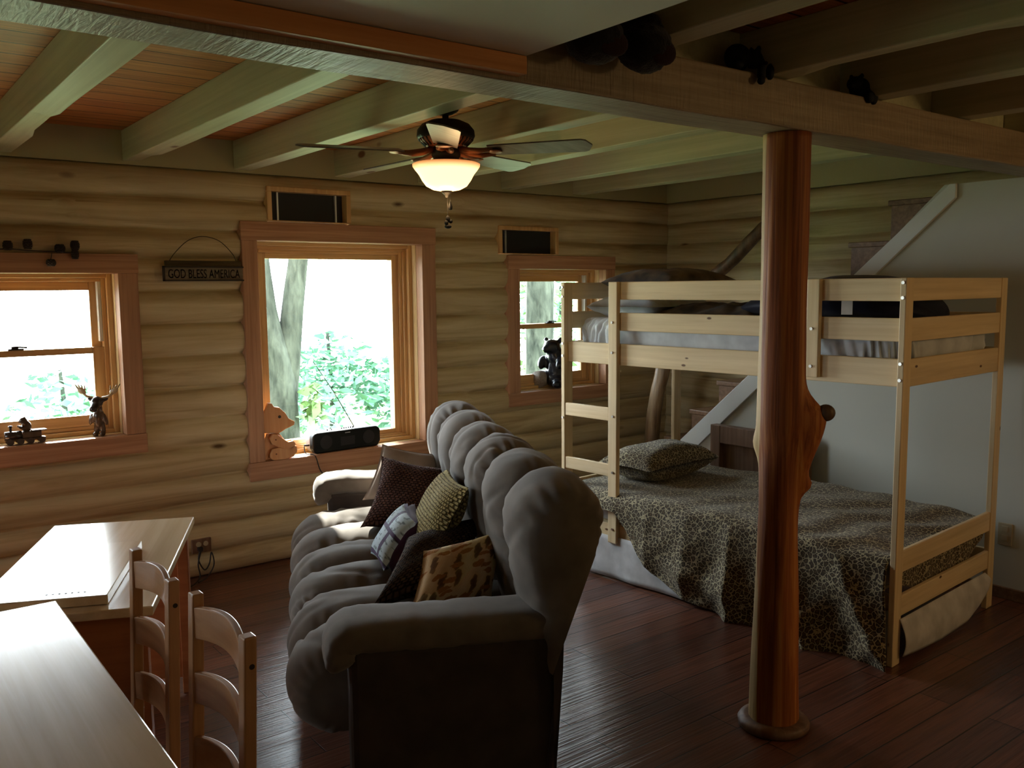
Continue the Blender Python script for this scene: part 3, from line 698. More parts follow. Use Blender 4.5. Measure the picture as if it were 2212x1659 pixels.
for z0, z1 in ((1.531, 1.6255), (1.366, 1.462)):
    part('guard_rail', (.0285, .0275, z0), (.05, 1.541 + .055, z1), 'pine_y')
    part('guard_rail', (BW - .05, .0275, z0), (BW - .0285, BL - .0275, z1), 'pine_y')
    part('end_rail', (.0675, .004, z0), (BW - .0675, .024, z1), 'pine_x')
    part('end_rail', (.0675, BL - .024, z0), (BW - .0675, BL - .004, z1), 'pine_x')
for (a, c) in ((.0285, .05), (BW - .05, BW - .0285)):
    part('side_rail', (a, .0275, 1.180), (c, BL - .0275, 1.295), 'pine_y')
    part('side_rail', (a, .0275, .205), (c, BL - .0275, .30), 'pine_y')
for y in (.004, BL - .024):
    part('end_rail', (.0675, y, 1.180), (BW - .0675, y + .02, 1.295), 'pine_x')
    part('end_rail', (.0675, y, .395), (BW - .0675, y + .02, .49), 'pine_x')
    part('end_rail', (.0675, y, .205), (BW - .0675, y + .02, .295), 'pine_x')
for z0, z1 in ((.875, .947), (.568, .636)): part('rung', (.004, 1.6035, z0), (.024, BL - .0275, z1), 'pine_y')
for k in range(12): part('slat', (.051, .10 + k * .155, 1.205), (BW - .051, .16 + k * .155, 1.22), 'pine_x', .002)
for k in range(12): part('slat', (.051, .10 + k * .155, .285), (BW - .051, .16 + k * .155, .298), 'pine_x', .002)

def bedthing(name, label, cat, group=None): return thing(name, BO, label, cat, group, rz=BR)
def softbox(lo, hi, rad, wob, nsx=34, nsy=50, fold=0., seed=0.):
    """closed soft slab: rounded sides, wobbling surface"""
    b = MB(); cx, cy, cz = [(a + c) / 2 for a, c in zip(lo, hi)]; hx, hy, hz = [(c - a) / 2 for a, c in zip(lo, hi)]
    per = []
    def perim(s):      # superellipse outline in xy
        a = 2 * PI * s; c, q = math.cos(a), math.sin(a); e = .22
        return hx * math.copysign(abs(c) ** e, c), hy * math.copysign(abs(q) ** e, q)
    nr = 18
    def f(s, t):
        x, y = perim(s); ang = -PI / 2 + PI * t
        k = 1 - rad / min(hx, hy) * (1 - math.cos(ang) ** .6) if 0 < t < 1 else 1 - rad / min(hx, hy)
        z = hz * math.copysign(abs(math.sin(ang)) ** .7, math.sin(ang))
        w = 1 + wob * nz(s * 30 + seed, t * 3)
        fo = fold * (math.sin(s * 260 + 9 * nz(s * 14, t * 2.2, seed)) * (.4 + nz(s * 20, t * 2, seed + 4)) + 1.1 * nz(s * 75, t * 6., seed)) * math.cos(ang) ** .6
        return (cx + x * k * w + fo * (x / hx), cy + y * k * w + fo * (y / hy), cz + z + .3 * wob * nz(x * 6, y * 6, seed))
    b.grid(f, 480, nr, True)
    o = 0
    # top and bottom fill
    for t in (0, nr - 1):
        ring = [o + i * nr + t for i in range(480)]
        c = len(b.v); zc = sum(b.v[i].z for i in ring) / 480; b.v.append(Vector((cx, cy, zc)))
        mids = []
        for q in (.75, .5, .25):
            m = []
            for i in ring:
                p = b.v[i]; v = Vector((cx + (p.x - cx) * q, cy + (p.y - cy) * q, zc + (wob * .25 * nz(p.x * q * 9, p.y * q * 9, seed + 3))))
                m.append(len(b.v)); b.v.append(v)
            mids.append(m)
        rs = [ring] + mids
        for u, w_ in zip(rs, rs[1:]):
            for i in range(480): b.f.append((u[i], u[(i + 1) % 480], w_[(i + 1) % 480], w_[i]))
        for i in range(480): b.f.append((mids[-1][i], mids[-1][(i + 1) % 480], c))
    return b
t = bedthing('mattress', 'upper bunk mattress in a crumpled light grey sheet', 'mattress')
softbox((.054, .035, 1.222), (1.015, BL - .035, 1.43), .045, .014, fold=.016, seed=2.).build('mattress_body', 'sheet', t, True)
t = bedthing('mattress', 'lower bunk mattress hidden under the leopard print bedspread', 'mattress')
softbox((.056, .04, .30), (1.015, BL - .04, .445), .03, .002, seed=5.).build('mattress_body', 'skirt', t, True)

# bedspread: top, hanging side and hanging foot in one cloth
def lerp(tab, x):
    for (a, p), (c, q) in zip(tab, tab[1:]):
        if a <= x <= c: return p + (q - p) * (x - a) / (c - a)
    return tab[0][1] if x < tab[0][0] else tab[-1][1]
HEM = [(0., .006), (.3, .006), (.63, .008), (.81, .014), (1.06, .045), (1.27, .122), (1.37, .20), (1.45, .315), (1.53, .40), (1.95, .40)]
TOPZ = [(0., .448), (.14, .460), (.38, .47), (.64, .482), (1.0, .488), (1.3, .488), (1.5, .475), (1.95, .47)]
def spread(s, t):
    y = .034 + s * (BL - .07); tz = lerp(TOPZ, y); hem = lerp(HEM, y); zt = tz - .012
    if t < .55:                       # top, from the wall side to the front edge
        q = t / .55; x = 1.03 - q * 1.03
        rid = .011 * math.sin((y * 22 + x * 9) + 3 * nz(x * 3, y * 2)) * min(1, max(0, 1.5 - y)) * .6
        z = tz + rid + .006 * nz(x * 8, y * 8) + .008 * nz(x * 2.5, y * 2.5, 4.)
        ed = max(0, (q - .93) / .07); return (x, y, z - .02 * ed * ed)
    q = (t - .55) / .45
    drop = (zt - hem) * q
    amp = (.012 + .060 * q) * min(1, max(.15, (1.55 - y))) * min(1, .45 + y * 2.5)
    ph = y * 24 + 6.5 * q * max(0, .9 - y) + 2.4 * nz(y * 2.3, 3.) ; 
    fold = amp * 1.15 * (1 - abs(math.sin(ph * .5)) ** .8) + amp * .45 * nz(y * 9 - q * 3, q * 2.2, 7.)
    sag = .02 * math.sin(q * PI) * max(0, 1 - abs(y - 1.1) / .5)
    belly = .03 * math.exp(-((q - .72) / .12) ** 2) * max(0, 1 - abs(y - .95) / .4)
    return (-.006 - .03 * min(1, q * 4) * .5 - fold - sag - belly, y + .05 * q * q * max(0, .8 - y) * -1 + .0, zt - .012 - drop)
t = bedthing('bedspread', 'leopard print bedspread draped from the lower bunk to the floor', 'bedspread')
b = MB().grid(spread, 170, 120)
o = b.build('cover', 'leo', t, True); m = o.modifiers.new('thick', 'SOLIDIFY'); m.thickness = .004; m.offset = 1
EH = [(.07, .335), (.25, .283), (.44, .259), (.69, .26), (.85, .293), (.98, .358), (1.0, .40)]
def foot(s, t_):
    x = .07 + s * .93; z = .462 - (.462 - lerp(EH, x)) * t_
    return (x, .036 - .006 * t_ + .004 * math.sin(x * 30 + 2 * nz(x * 5)) * t_, z)
o = MB().grid(foot, 60, 14).build('cover_end', 'leo', t, True); m = o.modifiers.new('thick', 'SOLIDIFY'); m.thickness = .004
# white skirt hanging to the floor
t = bedthing('bed_skirt', 'white sheet hanging to the floor under the lower bunk', 'bed skirt')
def sk(s, t_):
    y = .03 + s * 1.9; return (.024 - .022 * t_ + .006 * math.sin(y * 17 + 3 * nz(y * 2)) * t_ - .006, y, .235 - .225 * t_)
o = MB().grid(sk, 120, 10).build('side_drop', 'skirt', t, True); m = o.modifiers.new('thick', 'SOLIDIFY'); m.thickness = .003
SB = [(.0, .045), (.2, .025), (.42, .011), (.72, .018), (.85, .06), (.93, .10), (.96, .17)]
def sf(s, t_):
    x = .05 + s * .90; zb = lerp(SB, x); return (x, -.004 - .03 * math.sin(t_ * PI * .8), .200 - (.200 - zb) * t_)
o = MB().grid(sf, 50, 12).build('end_drop', 'skirt', t, True); m = o.modifiers.new('thick', 'SOLIDIFY'); m.thickness = .003

def cushion(quad, th, n=26, pinch=.10, uvs=True, wr=.0, seed=0.):
    TL, TR, BR_, BL_ = [Vector(p) for p in quad]
    nrm = (TR - TL).cross(BL_ - TL).normalized(); b = MB()
    def f(u, v, sg):
        x, y = 2 * u - 1, 2 * v - 1
        # outline pulled in along the edges so that the corners stand out
        px, py = x * (1 - pinch * (1 - y * y) * abs(x) ** 3 * 0 - pinch * .6 * (1 - (1 - y * y)) * 0), y
        k = 1 - pinch * (x * x) * (1 - y * y) ; l = 1 - pinch * (y * y) * (1 - x * x)
        uu, vv = (x * k + 1) / 2, (y * l + 1) / 2
        p = (TL * (1 - uu) + TR * uu) * (1 - vv) + (BL_ * (1 - uu) + BR_ * uu) * vv
        h = th / 2 * (max(0, 1 - abs(x) ** 2.6) * max(0, 1 - abs(y) ** 2.6)) ** .45
        h *= 1 + .12 * nz(u * 3 + seed, v * 3)
        return p + nrm * sg * (h + wr * nz(u * 14, v * 14, seed) * (h > .004))
    b.grid(lambda u, v: f(u, v, 1), n, n, uv=uvs); b.grid(lambda u, v: f(u, v, -1), n, n, uv=uvs)
    return b
def pillow(name, label, quad, th, mat, origin, rz, group=None, **kw):
    t = thing(name, origin, label, 'pillow', group, rz=rz)
    o = cushion(quad, th, **kw).build(name + '_cover', mat, t, True)
    m = o.modifiers.new('weld', 'WELD'); m.merge_threshold = .0006
    return t
def flat_pillow(x0, x1, y0, y1, z, ry=0.): return [(x0, y1, z), (x1, y1, z + ry), (x1, y0, z + ry), (x0, y0, z)]
pillow('bed_pillow', 'leopard print pillow lying at the head of the lower bunk', flat_pillow(.22, .88, 1.50, 1.88, .575), .21, 'leo_small', BO, BR, wr=.006)
pillow('bed_pillow', 'light grey pillow on the upper bunk mattress beside the ladder opening', flat_pillow(.10, .62, 1.36, 1.86, 1.49), .15, 'sheet', BO, BR, wr=.008)
pillow('bed_pillow', 'brown patterned pillow lying on top of the grey pillow, upper bunk', flat_pillow(.20, .80, 1.33, 1.84, 1.625), .15, 'camo', BO, BR, wr=.006)
t = bedthing('blanket', 'dark brown patterned blanket bunched in the middle of the upper bunk', 'blanket')
def bl(s, t_):
    y = .78 + s * .68; x = .10 + t_ * .8; e = min(1, 5 * min(s, 1 - s, t_, 1 - t_))
    return (x, y, 1.432 + e * (.07 + .018 * nz(x * 7, y * 7) + .01 * nz(x * 16, y * 16)))
b = MB().grid(bl, 50, 50); b.grid(lambda s, q: (.10 + q * .8, .78 + s * .68, 1.428), 2, 2)
b.build('blanket_folds', 'camo', t, True)
t = bedthing('sleeping_bag', 'navy blue sleeping bag spread over the foot of the upper bunk', 'sleeping bag')
def sbag(s, t_):
    a = 2 * PI * t_; y = .06 + s * 1.0; k = math.sin(PI * min(1, max(0, s * 1.0 + .0))) ** .45 if 0 < s < 1 else 0
    hh = .07 + .042 * math.exp(-((s - .28) / .35) ** 2)
    hx = .40; return (.50 + hx * k * math.copysign(abs(math.cos(a)) ** .6, math.cos(a)), y, 1.435 + hh * k + hh * k * math.sin(a) + .008 * nz(t_ * 9, s * 9))
sb = MB().grid(sbag, 40, 40, False, True).build('bag_body', 'navy', t, True)
bx((.055, .255, 1.472), (.058, .305, 1.532)).build('care_tag', 'skirt', sb)

# ------------------------------------------------------------------ headboard behind the bed
t = thing('headboard', (4.59, 3.45, 0), 'brown stained headboard standing between the lower bunk and the white wall', 'headboard'); off = Vector((4.60, 3.45, 0))
for y in (3.09, 3.74): bx((4.565, y, 0), (4.63, y + .08, .69)).build('stile', 'dark_stain', t, off=off, bevel=.004)
bx((4.565, 3.17, .575), (4.63, 3.74, .69)).build('top_rail', 'dark_stain', t, off=off, bevel=.004)
bx((4.605, 3.17, .05), (4.625, 3.74, .575)).build('panel', 'dark_stain', t, off=off, bevel=.002)

# ------------------------------------------------------------------ stairs behind the partition
t = thing('staircase', (4.75, 4.6, 0), 'brown wooden staircase with log handrail climbing behind the white partition', 'stairs'); off = t.location.copy()
for i in range(-1, 8):
    z = .513 + .222 * i; y1 = 4.42 - .24 * i; y0 = y1 - .27
    if i == -1: y1 = 4.86
    bx((4.755, y0 + .03, max(0, z - .50)), (5.265, y1 - .022, z - .032)).build('riser', 'stair', t, off=off)
    bx((4.752, y0, z - .031), (5.268, y1, z)).build('tread', 'stair', t, off=off, bevel=.005)
sp_ = MB().prism([(4.20, .40), (4.20, .49), (2.335, 2.112), (2.30, 2.112), (2.30, 2.04), (4.14, .38)], 0, 4.628, 4.649)
sp_.build('stringer', 'skirtwhite', t, off=off, bevel=.003)
MB().prism([(4.20, .40), (4.20, .50), (2.345, 2.112), (2.30, 2.112), (2.30, 2.06)], 0, 4.650, 4.752).build('stringer_cap', 'skirtwhite', t, off=off)
nw = MB(); pts = spline([(4.77, 4.56, .29), (4.765, 4.55, .5), (4.775, 4.52, .75), (4.80, 4.47, 1.0), (4.80, 4.44, 1.24)], 24)
nw.tube(pts, [lambda a, i=i: .052 * (1 + .12 * math.sin(3 * a + i * .25) + .08 * nz(i * .4, a)) for i in range(24)], 16)
nw.build('newel_post', 'newel', t, True, off=off)
hr = MB(); pts = spline([(4.80, 4.50, 1.20), (4.79, 4.2, 1.49), (4.78, 4.02, 1.65), (4.79, 3.86, 1.76), (4.78, 3.66, 1.92), (4.785, 3.48, 2.04)], 30)
hr.tube(pts, [.042 * (1 + .18 * nz(i * .5, 2.)) for i in range(30)], 14); hr.build('handrail', 'barkpole', t, True, off=off)

# ------------------------------------------------------------------ sofa (local x = front to back, y = near arm to far arm)
SO = (1.10, 2.226, 0); SR = math.atan2(-.407, .9135)
sofa = thing('sofa', SO, 'brown grey channel tufted sofa with padded arms facing the tables', 'sofa', rz=SR)
def channels(u0, u1, nt_, prof, A, fade, seed, nu=28, nv=176, PL=.026, WF=120.):
    pp = spline(prof, nv); nrm = []
    for i in range(nv):
        d = pp[min(i + 1, nv - 1)] - pp[max(i - 1, 0)]; nrm.append(Vector((-d.y, d.x)).normalized())
    b = MB(); N = nt_ * nu + 1
    def f(s, t_):
        j = round(t_ * (nv - 1)); u = u0 + (u1 - u0) * s
        k = s * nt_; fr = k - math.floor(k) if s < 1 else 1.; x = 2 * fr - 1
        w = abs(x)
        bl_ = A * max(0, 1 - w ** 2.3) ** .55 * fade(t_)
        sd_ = 1.7 if x > 0 else 0.; mk = max(0, nz(t_ * 5.5, math.floor(k) * 2.7 + sd_, seed + 5) + .22)
        pl = PL * w ** 2.6 * (1 - w ** 10) * mk * math.sin(t_ * WF + 6 * nz(t_ * 6, math.floor(k) * 3.1 + sd_, seed)) * fade(t_)
        pl -= PL * .25 * max(0, 1 - abs(nz(t_ * 3.2 + x * .5, k * 1.3, seed + 9)) * 7) * (1 - w ** 4) * fade(t_)
        bl_ += pl + .006 * nz(u * 7, t_ * 9, seed)
        p = pp[j] + nrm[j] * bl_
        return (p.x, u + .012 * nz(t_ * 4, k, seed), p.y)
    b.grid(f, N, nv)
    for e in (0, N - 1):
        ids = [e * nv + j for j in range(nv)]; b.f.append(tuple(ids))
    return b
# the normal (-dy,dx) of a profile running rear to front over the top points down, so run front to rear
seatp = [(.05, .24), (.0, .242), (-.05, .258), (-.098, .295), (-.118, .345), (-.10, .395), (-.045, .43), (.08, .447), (.25, .45), (.45, .445), (.60, .43)]
channels(.205, 2.03, 6, seatp, .072, lambda t_: min(1, 6 * t_ + .1) * 1., 3.).build('seat', 'sofa', sofa, True)
backp = [(.60, .44), (.60, .60), (.575, .74), (.56, .86), (.585, .935), (.64, .97), (.70, .96), (.735, .915), (.742, .85), (.735, .80)]
channels(-.02, 2.12, 6, backp, .056, lambda t_: min(1, (1 - t_) * 5) * min(1, t_ * 8 + .2), 8., PL=.026, WF=95.).build('backrest', 'sofa', sofa, True)
rear = MB().prism([(.57, .03), (.615, .03), (.615, .52), (.745, .84), (.735, .92), (.69, .955), (.64, .94), (.60, .88), (.61, .70), (.62, .45)], 1, -.018, 2.118)
rear.build('back_panel', 'sofa_shaded', sofa, bevel=.012)
bx((.03, .06, .03), (.56, 2.14, .42)).build('base', 'sofa_shaded', sofa, bevel=.01)
def arm(u0, u1, z0):
    bx((.0, u0, .02), (.62, u1, z0 - .02)).build('arm', 'sofa_shaded', sofa, bevel=.022)
    path = spline([(.63, z0 - .005), (.5, z0), (.35, z0 + .002), (.18, z0 + .006), (.05, z0 + .010), (-.012, z0 - .004), (-.022, z0 - .05), (-.012, z0 - .085)], 44)
    b = MB(); uc = (u0 + u1) / 2; hw = (u1 - u0) / 2 + .008
    def f(s, t_):
        j = round(s * 43); p = path[j]; d = path[min(j + 1, 43)] - path[max(j - 1, 0)]; n_ = Vector((d.y, -d.x)).normalized()
        a = 2 * PI * t_; e = .55; c, q = math.cos(a), math.sin(a)
        k = 1. if j < 38 else 1 - .5 * ((j - 37) / 6) ** 2
        w = 1 + .08 * nz(s * 9, t_ * 5, u0) + .16 * max(0, nz(s * 11, 3., u0) + .2) * math.sin(s * 85 + 3 * math.sin(a)) * (.35 + .65 * min(1, abs(c) * 1.3)) + .22 * max(0, s - .6) * math.sin(5 * a + s * 9)
        cu = math.copysign(abs(c) ** e, c) * hw * k * (1 + .02 * nz(s * 9, t_ * 4)); ch_ = math.copysign(abs(q) ** e, q) * .05 * k * w
        return (p.x + n_.x * ch_, uc + cu, p.y + n_.y * ch_)
    b.grid(f, 44, 30, False, True); b.f += [tuple(range(30)), tuple(43 * 30 + i for i in range(30))]
    b.build('arm_pad', 'sofa', sofa, True)
arm(0., .20, .585); arm(2.04, 2.25, .59)

def spillow(name, label, quad, th, mat, **kw):
    q = [(v, u, z) for (u, v, z) in quad]
    return pillow(name, label, q, th, mat, SO, SR, 'pillows on the sofa', **kw)
spillow('throw_pillow', 'large brown knitted pillow at the far end of the sofa, lit along its edge', [(1.74, .25, .805), (1.66, .575, .735), (1.36, .44, .50), (1.48, .125, .53)], .16, 'knit_brown', pinch=.16)
spillow('throw_pillow', 'pale sunlit pillow peeking out behind the large brown knitted pillow', [(1.92, .27, .83), (1.90, .58, .765), (1.80, .48, .54), (1.84, .16, .57)], .13, 'tan')
spillow('throw_pillow', 'mustard gold woven pillow leaning on the middle of the sofa back', [(1.24, .49, .825), (.74, .49, .855), (.71, .33, .565), (1.19, .32, .565)], .13, 'knit_gold')
ptop = spillow('throw_pillow', 'small blue and white patchwork pillow with dark purple sides', [(1.20, .31, .70), (.93, .318, .685), (.81, .17, .535), (1.074, .14, .53)], .10, 'patch')
cushion([(.34, 1.20, .695), (.345, .925, .68), (.20, .805, .53), (.17, 1.069, .525)], .10).build('pillow_back', 'purple', ptop, True)
spillow('throw_pillow', 'dark brown knitted pillow slumped behind the leaf print pillow', [(.80, .26, .66), (.91, .59, .69), (.60, .44, .55), (.449, .098, .53)], .13, 'knit_dark')
spillow('throw_pillow', 'tan leaf print pillow nearest the camera against the near sofa arm', [(.489, .282, .70), (.63, .617, .72), (.40, .50, .53), (.25, .17, .50)], .13, 'leafprint')

# ------------------------------------------------------------------ tables
t = thing('dining_table', (.02, 1.95, 0), 'long light pine dining table in the bottom left corner with chairs tucked in', 'table'); off = t.location.copy()
bx((-.40, 1.22, .712), (.437, 2.693, .74)).build('tabletop', 'table', t, off=off, bevel=.004)
for x in (-.30, .30):
    bx((x - .01, 1.36, .62), (x + .01, 2.55, .712)).build('apron', 'table_edge', t, off=off)
for y in (1.34, 2.56):
    bx((-.30, y - .01, .62), (.30, y + .01, .712)).build('apron', 'table_edge', t, off=off)
for x in (-.33, .28):
    for y in (1.30, 2.53): bx((x, y, 0), (x + .06, y + .06, .712)).build('leg', 'table_edge', t, off=off, bevel=.004)
# small far table, turned like the sofa (local x = across, y = long)
TA = math.atan2(-.405, .914)
t = thing('side_table', (.666, 2.587, 0), 'small pine table with orange brown sides under the left window, beside the chairs', 'table', rz=TA)
bx((-.515, 0, .672), (0, 1.04, .70)).build('tabletop', 'table', t, bevel=.004)
for y in (.03, .99): bx((-.447, y, .06), (-.066, y + .018, .671)).build('end_panel', 'table_edge', t)
for x in (-.49, -.065):
    for y in (.02, .97): bx((x, y, 0), (x + .042, y + .042, .672)).build('leg', 'table_edge', t, bevel=.003)
t = thing('board', (.666, 2.587, .70), 'thin pale wooden board lying on the small pine table', 'board', rz=TA)
bx((-.42, .046, .0012), (-.128, .62, .03)).build('board_slab', 'table', t, bevel=.003)
# row of small dark marks on the board edge is a drilled line
dk = MB()
for k in range(7): dk.tube([(-.30 + .017 * k, .09, .0301), (-.30 + .017 * k, .09, .0306)], .0035, 8)
dk.build('drilled_holes', 'ink', [c for c in t.children][0])

# ------------------------------------------------------------------ chairs
def make_chair(label):
    t = thing('dining_chair', (0, 0, 0), label, 'chair', 'ladder back pine chairs')
    W = .36
    # back posts (rear towards +x), chair faces -x
    for y in (0, W - .034):
        q = MB(); n = 14
        for i in range(n + 1):
            z = .9 * i / n; lean = .02 * max(0, (z - .42) / .48)
            top = -.006 * math.cos(0) if i == n else 0
            q.v += [Vector((-.028 + lean, y, z)), Vector((0 + lean, y, z)), Vector((0 + lean, y + .034, z)), Vector((-.028 + lean, y + .034, z))]
        for i in range(n):
            for j in range(4): q.f.append((i * 4 + j, i * 4 + (j + 1) % 4, i * 4 + 4 + (j + 1) % 4, i * 4 + 4 + j))
        q.f += [(3, 2, 1, 0), (n * 4, n * 4 + 1, n * 4 + 2, n * 4 + 3)]
        po = q.build('back_post', 'chair_z', t, bevel=.004)
        if y == 0: MB().tube([(.006, .002, .838), (.006, -.0004, .838)], .006, 12).build('bolt_hole', 'ink', po)
    for z0 in (.795, .64, .485):
        s = MB(); n = 20; h = .088
        for i in range(n + 1):
            u = i / n; y = .030 + u * (W - .06); bow = .022 * math.sin(PI * u); arch = .017 * math.sin(PI * u) ** .9
            x = -.014 + .02 * max(0, (z0 - .42) / .48) + bow
            lo = z0 + .013 * math.sin(PI * u); hi = z0 + h * .86 + arch
            s.v += [Vector((x - .008, y, lo)), Vector((x + .008, y, lo)), Vector((x + .008, y, hi)), Vector((x - .008, y, hi))]
        for i in range(n):
            for j in range(4): s.f.append((i * 4 + j, i * 4 + (j + 1) % 4, i * 4 + 4 + (j + 1) % 4, i * 4 + 4 + j))
        s.f += [(0, 1, 2, 3), (n * 4 + 3, n * 4 + 2, n * 4 + 1, n * 4)]
        s.build('back_slat', 'chair_y', t, bevel=.003)
    bx((-.42, -.01, .43), (-.028, W + .01, .452)).build('seat', 'chair_x', t, bevel=.006)
    for y in (.0, W - .034): bx((-.40, y, 0), (-.366, y + .034, .43)).build('front_leg', 'chair_z', t, bevel=.004)
    for y in (.005, W - .03): bx((-.366, y, .37), (-.028, y + .022, .43)).build('seat_rail', 'chair_x', t)
    for y in (.007, W - .03): bx((-.366, y, .17), (-.028, y + .02, .20)).build('stretcher', 'chair_x', t, bevel=.003)
    bx((-.39, .034, .37), (-.37, W - .034, .43)).build('seat_rail', 'chair_y', t)
    return t
ch = make_chair('ladder back pine chair nearer the small far table, farther of the two chairs')
ch.location = (.602, 2.160, 0)
copytree(ch, (.617, 1.700, 0), 'ladder back pine chair nearer the camera, closest to the sofa arm')

# ------------------------------------------------------------------ things on and around the windows
def boxround(b, lo, hi, r=.01): return b.box(lo, hi)
# radio
t = thing('radio', (2.46, 4.965, .615), 'black portable radio with raised antenna on the middle window sill', 'radio', rz=R(4)); off = Vector((0, 0, 0))
prof_r = [(-.238 + .02, 0), (.238 - .02, 0), (.238, .03), (.238, .105), (.215, .125), (-.215, .125), (-.238, .105), (-.238, .03)]
MB().prism(prof_r, 1, -.05, -.002).build('front', 'radio', t, bevel=.008)
MB().prism([(a * .97, z * .97 + .001) for a, z in prof_r], 1, -.0015, .062).build('back_shell', 'silver', t, bevel=.01)
for k, x in enumerate((-.10, -.072, .0, .016, .032, .048, .064, .08)): MB().tube([(x, .02, .122), (x, .02, .130)], .0045, 8).build('button', 'radio', t)
for x in (-.15, .15): MB().tube([(x, -.0505, .064), (x, -.0525, .064)], .042, 24).build('speaker_grille', 'screen', t)
bx((-.05, -.0525, .03), (.05, -.0505, .085)).build('tape_door', 'screen', t, bevel=.001)
bx((-.018, -.0525, .105), (.018, -.0505, .110)).build('badge', 'silver', t)
an = MB().tube([(.105, .045, .12), (-.02, .06, .345), (-.16, .075, .56)], [.0034, .0026, .002], 6); an.build('antenna', 'wire', t)
MB().tube([(-.238, .0, .05), (-.27, .0, .052)], .006, 8).build('plug', 'cordblack', t)
pts = spline([(2.20, 4.97, .66), (2.19, 4.93, .622), (2.215, 4.885, .618), (2.228, 4.866, .60), (2.25, 4.862, .523), (2.295, 4.862, .46), (2.34, 4.865, .36), (2.38, 4.868, .2), (2.40, 4.868, .02)], 50)
tag(MB().tube(pts, .0035, 6).build('power_cord', 'cordblack', smooth=True), 'thin dark cord hanging from the radio down over the window trim', 'cord')
# wooden toy bear
t = thing('toy_bear', (2.0, 4.905, .615), 'jointed wooden bear sitting at the left of the middle window sill', 'toy', rz=R(-8))
MB().prism([(-.072, .0), (.03, .0), (.045, .05), (.04, .12), (.015, .155), (-.055, .155), (-.078, .09)], 1, -.012, .012).build('body', 'toybear', t, bevel=.004)
MB().prism([(-.07, .16), (.02, .155), (.055, .175), (.105, .195), (.11, .215), (.075, .235), (.055, .27), (.02, .305), (-.01, .31), (-.02, .33), (-.045, .335), (-.055, .31), (-.078, .26), (-.08, .21)], 1, -.014, .014).build('head', 'toybear', t, bevel=.004)
MB().tube([(.02, -.0145, .25), (.02, -.0160, .25)], .009, 14).build('eye', 'ink', t)
for y0, y1 in ((-.036, -.018), (.018, .036)):
    a = MB().prism([(-.05, .13), (-.03, .155), (0, .15), (.06, .10), (.09, .105), (.105, .09), (.095, .06), (.06, .05), (0, .075), (-.035, .095)], 1, y0, y1).build('arm', 'toybear', t, bevel=.004)
    l = MB().prism([(-.05, .04), (-.035, .066), (0, .072), (.06, .062), (.09, .08), (.11, .07), (.112, .04), (.09, .012), (.04, .0), (-.03, .0), (-.05, .018)], 1, y0, y1).build('leg', 'toybear', t, bevel=.004)
    s = -1 if y0 < 0 else 1; ys = y0 if s < 0 else y1
    MB().tube([(-.012, ys, .12), (-.012, ys + s * .0015, .12)], .005, 10).build('peg', 'toyjoint', a)
    MB().tube([(-.012, ys, .036), (-.012, ys + s * .0015, .036)], .005, 10).build('peg', 'toyjoint', l)
MB().tube([(-.012, -.018, .12), (-.012, .018, .12)], .028, 16).build('shoulder_disc', 'toyjoint', t)
MB().tube([(-.012, -.018, .036), (-.012, .018, .036)], .030, 16).build('hip_disc', 'toyjoint', t)
# moose
t = thing('moose_figurine', (1.055, 4.935, .852), 'glossy standing moose figurine at the right end of the left window sill', 'figurine', rz=R(232))
figure('body', [((0, 0, .105), (.030, .028, .040)), ((0, 0, .075), (.027, .026, .035)), ((-.003, .016, .035), (.014, .014, .04)), ((-.003, -.016, .035), (.014, .014, .04)),
                ((.008, .018, .012), (.022, .014, .012)), ((.008, -.018, .012), (.022, .014, .012)), ((.008, .036, .09), (.010, .012, .034), (R(15), 0, 0)), ((.008, -.036, .09), (.010, .012, .034), (R(-15), 0, 0)),
                ((.004, 0, .145), (.022, .022, .025))], 'resin_brown', t, .0045)
figure('head', [((.01, 0, .178), (.028, .030, .032)), ((.032, 0, .160), (.034, .024, .022), (0, R(25), 0)), ((.054, 0, .148), (.018, .022, .018)), ((0, .036, .190), (.008, .022, .010), (R(20), 0, 0)), ((0, -.036, .190), (.008, .022, .010), (R(-20), 0, 0))], 'resin_dark', t, .0045)
for s in (-1, 1):
    a = MB().tube([(0, .022 * s, .200), (-.004, .055 * s, .206), (-.004, .080 * s, .226)], [.006, .007, .008], 8)
    a.ell((-.004, .084 * s, .236), (.007, .026, .017), (R(40) * s, 0, 0))
    for k in range(4): a.tube([(-.004, (.066 + .012 * k) * s, .240 + .003 * k), (-.004, (.068 + .017 * k) * s, .266 + .002 * k)], [.005, .002], 6)
    a.build('antler', 'resin_tan', t, True)
# bear on a toy train
t = thing('train_figurine', (.705, 4.925, .852), 'small bear riding a toy train figurine, left window sill', 'figurine')
b = MB().box((-.085, -.02, .018), (.095, .02, .030)).box((-.01, -.024, .030), (.075, .024, .062)); b.build('wagon', 'resin_brown', t, bevel=.004)
MB().tube([(-.085, 0, .045), (-.012, 0, .045)], .022, 16).build('boiler', 'resin_dark', t, True)
MB().lathe([(.0, .06), (.006, .06), (.006, .082), (.010, .094), (.0, .096)], 14, (-.058, 0, 0)).build('smokestack', 'resin_dark', t, True)
bx((.03, -.026, .062), (.10, .026, .068)).build('roof', 'resin_dark', t, bevel=.003)
for x in (-.065, -.02, .025, .075):
    for y in (-.022, .022): MB().tube([(x, y - .004, .016), (x, y + .004, .016)], .016, 16).build('wheel', 'resin_dark', t)
figure('bear', [((.012, 0, .085), (.024, .022, .030)), ((.0, 0, .118), (.018, .018, .016)), ((-.014, 0, .112), (.010, .010, .008)), ((.004, .012, .132), (.006, .005, .006)), ((.004, -.012, .132), (.006, .005, .006)), ((-.012, .02, .082), (.018, .007, .008), (0, R(25), 0)), ((-.012, -.02, .082), (.018, .007, .008), (0, R(25), 0))], 'resin_brown', t, .004)
